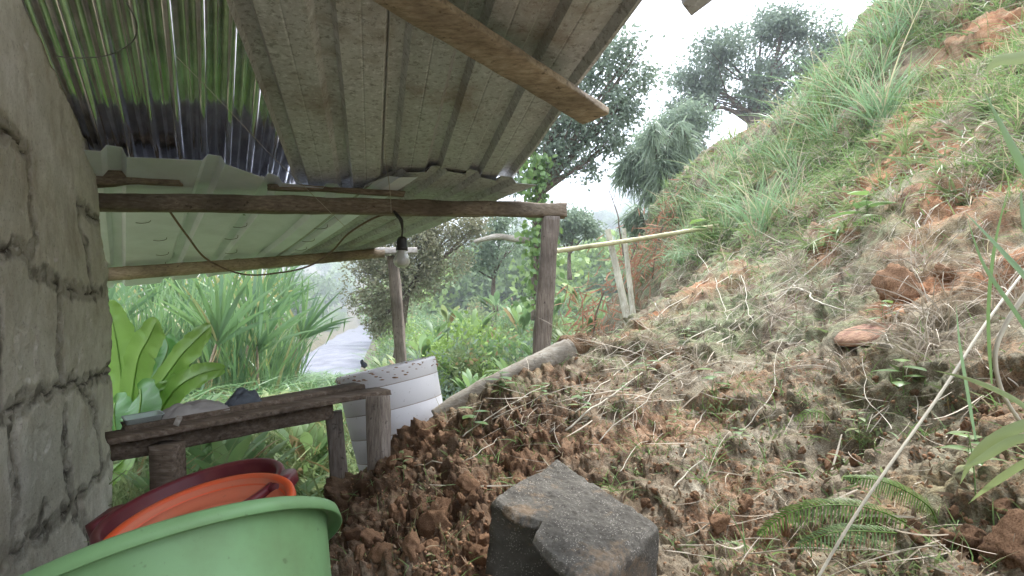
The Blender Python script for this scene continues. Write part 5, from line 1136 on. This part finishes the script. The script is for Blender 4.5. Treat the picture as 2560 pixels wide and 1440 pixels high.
for k, (pl, r_) in enumerate(stems):
    a = np.array(pl, float); p, h = ray_hill(a[:, 0], a[:, 1], 9); nv = hill_normal(p)
    q = p + nv * (.012 + .01 * np.sin(np.arange(len(p)) * 1.7 + k))[:, None]; b = MB(); q = spline(q, 8); q = q + np.stack([fbm(q * 7 + k, 3, k), fbm(q * 7 + 5 + k, 3, k + 1), fbm(q * 7 + 9 + k, 3, k + 2) * .5], -1) * .022; b.tube(q, np.array([r_, r_ * .45]) * .72 * (.5 + .1 * dist_of(p).mean()), 6)
    tag(b.build('dry_cane', M['stem']), 'long pale dry cane lying over the hillside', 'dry cane', 'dry canes on the hillside')
one('long_cane', M['stem'], lambda b: bamboo(b, [P(2035, 1460, .86), P(2160, 1255, .9), P(2350, 985, .98), P(2470, 800, 1.06), P(2590, 640, 1.15)], .0022, .0026, 6, n=10), 'long straight pale cane leaning diagonally across the lower right corner', 'cane')
one('long_cane', M['stem'], lambda b: b.tube([P(2590, 700, 1.0), P(2520, 800, 1.0), P(2488, 890, 1.0), P(2510, 990, 1.0), P(2570, 1080, 1.0)], [.0042, .004, .0036, .003], 10, 10), 'curved whitish cane at the right edge beside the straight one', 'cane')
def ribbon(name, mat, pts, w, label, cat, group=None, face=(0, -1, .3)):
    p = spline([P(*q) for q in pts], 10); n = len(p); t = np.linspace(0, 1, n); tg = nrm(np.gradient(p, axis=0)); sdv = nrm(np.cross(tg, V3(face))); nn = np.cross(tg, sdv); wid = w * np.clip((1 - t) * 2.2, .05, 1) * np.clip(.5 + t * 3, 0, 1)
    G = np.stack([p - sdv * wid[:, None] / 2 + nn * wid[:, None] * .15, p, p + sdv * wid[:, None] / 2 + nn * wid[:, None] * .15], 1); ii = np.arange(n * 3).reshape(n, 3); Qd = np.stack([ii[:-1, :-1], ii[:-1, 1:], ii[1:, 1:], ii[1:, :-1]], -1).reshape(-1, 4)
    return tag(link(name, G.reshape(-1, 3), Qd, M[mat]), label, cat, group)
for pts, w, mt_ in [([(2640, 560, .62), (2580, 450, .62), (2520, 340, .63), (2458, 225, .65)], .012, 'cane'), ([(2700, 860, .7), (2600, 730, .72), (2500, 620, .74), (2412, 530, .76)], .009, 'grass_blue'), ([(2640, 930, .75), (2540, 780, .77), (2460, 660, .79), (2418, 545, .8)], .007, 'cane'),
                    ([(2480, 960, .9), (2472, 780, .9), (2490, 600, .9), (2530, 440, .9)], .006, 'cane'), ([(2640, 1080, .75), (2540, 1000, .78), (2430, 950, .8), (2330, 925, .83)], .008, 'weed'), ([(2640, 1040, .8), (2520, 1080, .8), (2440, 1140, .8), (2400, 1210, .8)], .016, 'weed'),
                    ([(2640, 1090, .78), (2540, 1100, .78), (2450, 1150, .78), (2405, 1170, .78)], .012, 'weed'), ([(2650, 1120, .72), (2560, 1160, .74), (2470, 1220, .76), (2420, 1260, .78)], .010, 'weed'), ([(2440, 1100, .95), (2420, 980, .95), (2400, 860, .95), (2390, 760, .95)], .006, 'grass_blue'),
                    ([(2650, 690, .7), (2590, 620, .72), (2560, 540, .74), (2552, 470, .76)], .010, 'cane')]:
    ribbon('long_grass', mt_, pts, w, 'long green grass blade reaching in from the right edge close to the camera', 'grass', 'long blades at the right edge')
ribbon('lone_weed', 'weed', [(2640, 120, 1.2), (2560, 140, 1.2), (2500, 150, 1.2), (2460, 185, 1.2)], .03, 'single broad yellow green leaf of a weed at the upper right edge', 'weed')

# fern
def frond(pts, L, parent, n=64, mat='fern'):
    p = spline([P(*q) for q in pts], 12); i = np.linspace(3, len(p) - 1, n).astype(int); tg = nrm(np.gradient(p, axis=0)); t = np.linspace(0, 1, n); ln = L * np.sin(np.pi * np.clip(t * .92 + .08, 0, 1)) ** .7 * np.where(t > .5, 1, 1)
    sdv = nrm(np.cross(tg, V3((0, -.8, .6)))); Vs, Qs, k = [], [], 0
    for s in (-1, 1):
        d = nrm(sdv[i] * s + tg[i] * .45 + V3((0, 0, -.25))); V, Qd = blades(p[i], d, nrm(np.cross(d, np.cross(tg[i], sdv[i]))), ln * rng.uniform(.8, 1.1, n) + .002, L * .13, V3((0, 0, -.35)) + tg[i] * .1, 4, [.7, 1, .85, .5, .05]); Vs.append(V); Qs.append(Qd + k); k += len(V)
    o = link('frond', np.vstack(Vs), np.vstack(Qs), M[mat], parent, False); b = MB(); b.tube(p, [.0016, .0006], 5); b.build('rachis', M['fern'], o, origin=np.array(wloc(o)))
fr_ = empty('fern', P(2340, 1320, .98), 'green fern with three arching fronds near the lower right corner', 'fern')
frond([(2345, 1325, .98), (2325, 1270, .96), (2260, 1225, .95), (2190, 1200, .95), (2110, 1192, .96)], .022, fr_)
frond([(2310, 1330, .97), (2200, 1278, .95), (2090, 1262, .95), (1980, 1280, .96), (1895, 1335, .97)], .026, fr_)
frond([(2300, 1340, .98), (2200, 1330, .95), (2090, 1330, .95), (1990, 1365, .96)], .024, fr_, mat='garden')
for k, (px, py, lab) in enumerate([(2230, 560, 'small pale fern frond over the orange soil patch'), (2080, 1050, 'small fern frond left of the dark hollow in the slope')]):
    p, h = ray_hill(px, py); f_ = empty('fern', p[0], lab, 'fern'); _, _, d_ = project(p[0]); frond([(px, py + 10, d_), (px - 20, py - 15, d_ * .98), (px - 55, py - 20, d_ * .97), (px - 95, py, d_ * .97)], .022 * d_ * .6, f_, 20)

# reddish dead fronds under the skyline
for k, (px, py, d) in enumerate([(1690, 545, 8.3), (1640, 620, 7.4), (1575, 660, 7.6), (1490, 790, 6.8)]):
    n = 160; c = P(px, py, d); dd_ = nrm(rng.normal(size=(n, 3)) * .5 + V3((-.3, 0, -.6))); V, Qd = blades(c + rng.normal(size=(n, 3)) * V3((.16, .1, .2)), dd_, np.cross(dd_, rng.normal(size=(n, 3))), rng.uniform(.08, .25, n), .018, rng.normal(size=(n, 3)) * .2, 3, 'leaf')
    rt_ = empty('dead_plant', c, ['bunch of reddish dead fronds hanging under the skyline bamboo', 'bunch of reddish dead leaves behind the left stake', 'bunch of reddish dead leaves between rail and stakes', 'brown curled dead leaves standing in the garden left of the stakes'][k], 'dead plant'); link('foliage', V, Qd, M['redleaf'], rt_, False); b = MB(); b.tube([c + V3((.1, 0, .3)), c, c - V3((.05, 0, .4))], [.012, .008], 6, 5); b.build('stalk', M['bark'], rt_)

# ---- clods and stones on the slope, each one its own
cl = []
for k in range(8):
    v_, t_ = chunk(1.0, 800 + k, sub=4); v_ = v_ * (1 + .05 * fbm(v_ * 6, 3, k))[:, None]; me = np_mesh('soil_clod', v_, t_); me.materials.append(M['clod' if k < 5 else 'clod_dark']); cl.append(me)
def put_clod(px, py, r, i, label='lump of orange brown clay lying on the landslide debris', group='clay lumps on the landslide'):
    p, h = ray_hill(px, py, 8)
    if not h[0]: return
    o = bpy.data.objects.new('soil_clod', cl[i % 8]); col.objects.link(o); o.location = tuple(float(c) for c in p[0] + V3((0, 0, r * .35))); o.scale = (r, r, r * .85); o.rotation_euler = (random.uniform(0, 6), random.uniform(0, 6), random.uniform(0, 6)); tag(o, label, 'clay lump', group)
for i in range(110):
    px, py = random.uniform(830, 1330), random.uniform(1060, 1440)
    if py < 1230 - (px - 860) * .62: continue
    put_clod(px, py, random.choice([.007, .010, .012, .016, .022, .034]), random.randrange(8))
for i in range(60):
    put_clod(random.uniform(1300, 2560), random.uniform(900, 1440), random.choice([.006, .008, .012, .016]), random.randrange(6))
put_clod(2085, 1165, .038, 1, 'large orange clay lump below the dark hollow in the slope', None); put_clod(2140, 1165, .02, 2, 'smaller clay lump right beside the large one below the hollow', None)
put_clod(1865, 1270, .024, 3, 'crumbly reddish lump among straw left of the fern', None); put_clod(1800, 1320, .026, 4, 'crumbly reddish lump nearest the concrete block', None)
put_clod(2250, 745, .085, 1, 'big flat orange clay slab above the reddish cap', None); put_clod(2370, 705, .05, 2, 'rounded tan clay boulder right of the flat clay slab', None)
put_clod(2440, 1385, .038, 7, 'rough brown clod at the lower right corner under the fern', None); put_clod(2545, 1400, .05, 5, 'tan crumbling clod in the extreme lower right corner', None)
put_clod(1010, 1050 + 100, .035, 6, 'dark burnt looking clod at the foot of the bench leg', None); put_clod(1060, 1090, .03, 0, 'orange clay clod touching the tub', None)
put_clod(1105, 1290, .045, 3, 'tall orange clay chunk left of the concrete block', None); put_clod(1090, 1340, .05, 1, 'rounded tan clay chunk beside the dark hole left of the concrete block', None)
p, px, py = samp(5000, 820, 2560, 900, 1460, lambda a, b: .25 + .75 * (a < 1300)); mb = MB(); v0, t0_ = chunk(1.0, 950, sub=1)
for q in p: a_ = random.uniform(0, 6.28); rr_ = random.uniform(.002, .007); c_, s_ = math.cos(a_), math.sin(a_); mb.add((v0 * rr_) @ np.array([[c_, s_, 0], [-s_, c_, 0], [0, 0, 1]]) + q, None, t0_)
cr = mb.build('soil_crumbs', M['clod'], origin=(0, 0, 0)); tag(cr, 'loose crumbs of clay scattered over the debris', None, None, 'stuff')
# reddish cap half buried
p, h = ray_hill(2170, 850); fr2 = (p[0] + V3((-.01, -.02, .03)), nrm(V3((1, 0, .28))), nrm(V3((-.1, 1, .1))), nrm(V3((-.28, -.05, 1)))); b = MB(); b.lathe([(0, .016), (.05, .013), (.09, .002), (.104, -.012), (.1, -.02), (.06, -.012), (0, -.01)], fr2, 40, .06); tag(b.build('shelf_cap', M['tile']), 'reddish curved cap sticking out of the slope like a clay saucer', 'clay saucer')

# ------------------------------------------------------------------ thin humid air
hv_ = np.array([(x, y, z) for x in (-700, 700) for y in (-620, 900) for z in (-6, 150)], float)
hz_o = link('haze', hv_, np.array([(0, 1, 3, 2), (4, 6, 7, 5), (0, 4, 5, 1), (2, 3, 7, 6), (0, 2, 6, 4), (1, 5, 7, 3)]), None, None, False, (0, 0, 0))
hm_ = bpy.data.materials.new('thin haze'); hm_.use_nodes = True; t = hm_.node_tree; t.nodes.clear(); ho = t.nodes.new('ShaderNodeOutputMaterial'); pv = t.nodes.new('ShaderNodeVolumePrincipled')
pv.inputs['Color'].default_value = (.86, .92, 1, 1); pv.inputs['Density'].default_value = .0028; t.links.new(pv.outputs[0], ho.inputs['Volume']); hz_o.data.materials.append(hm_)
tag(hz_o, 'thin pale humid air between the near slope and the far hills', None, None, 'stuff')
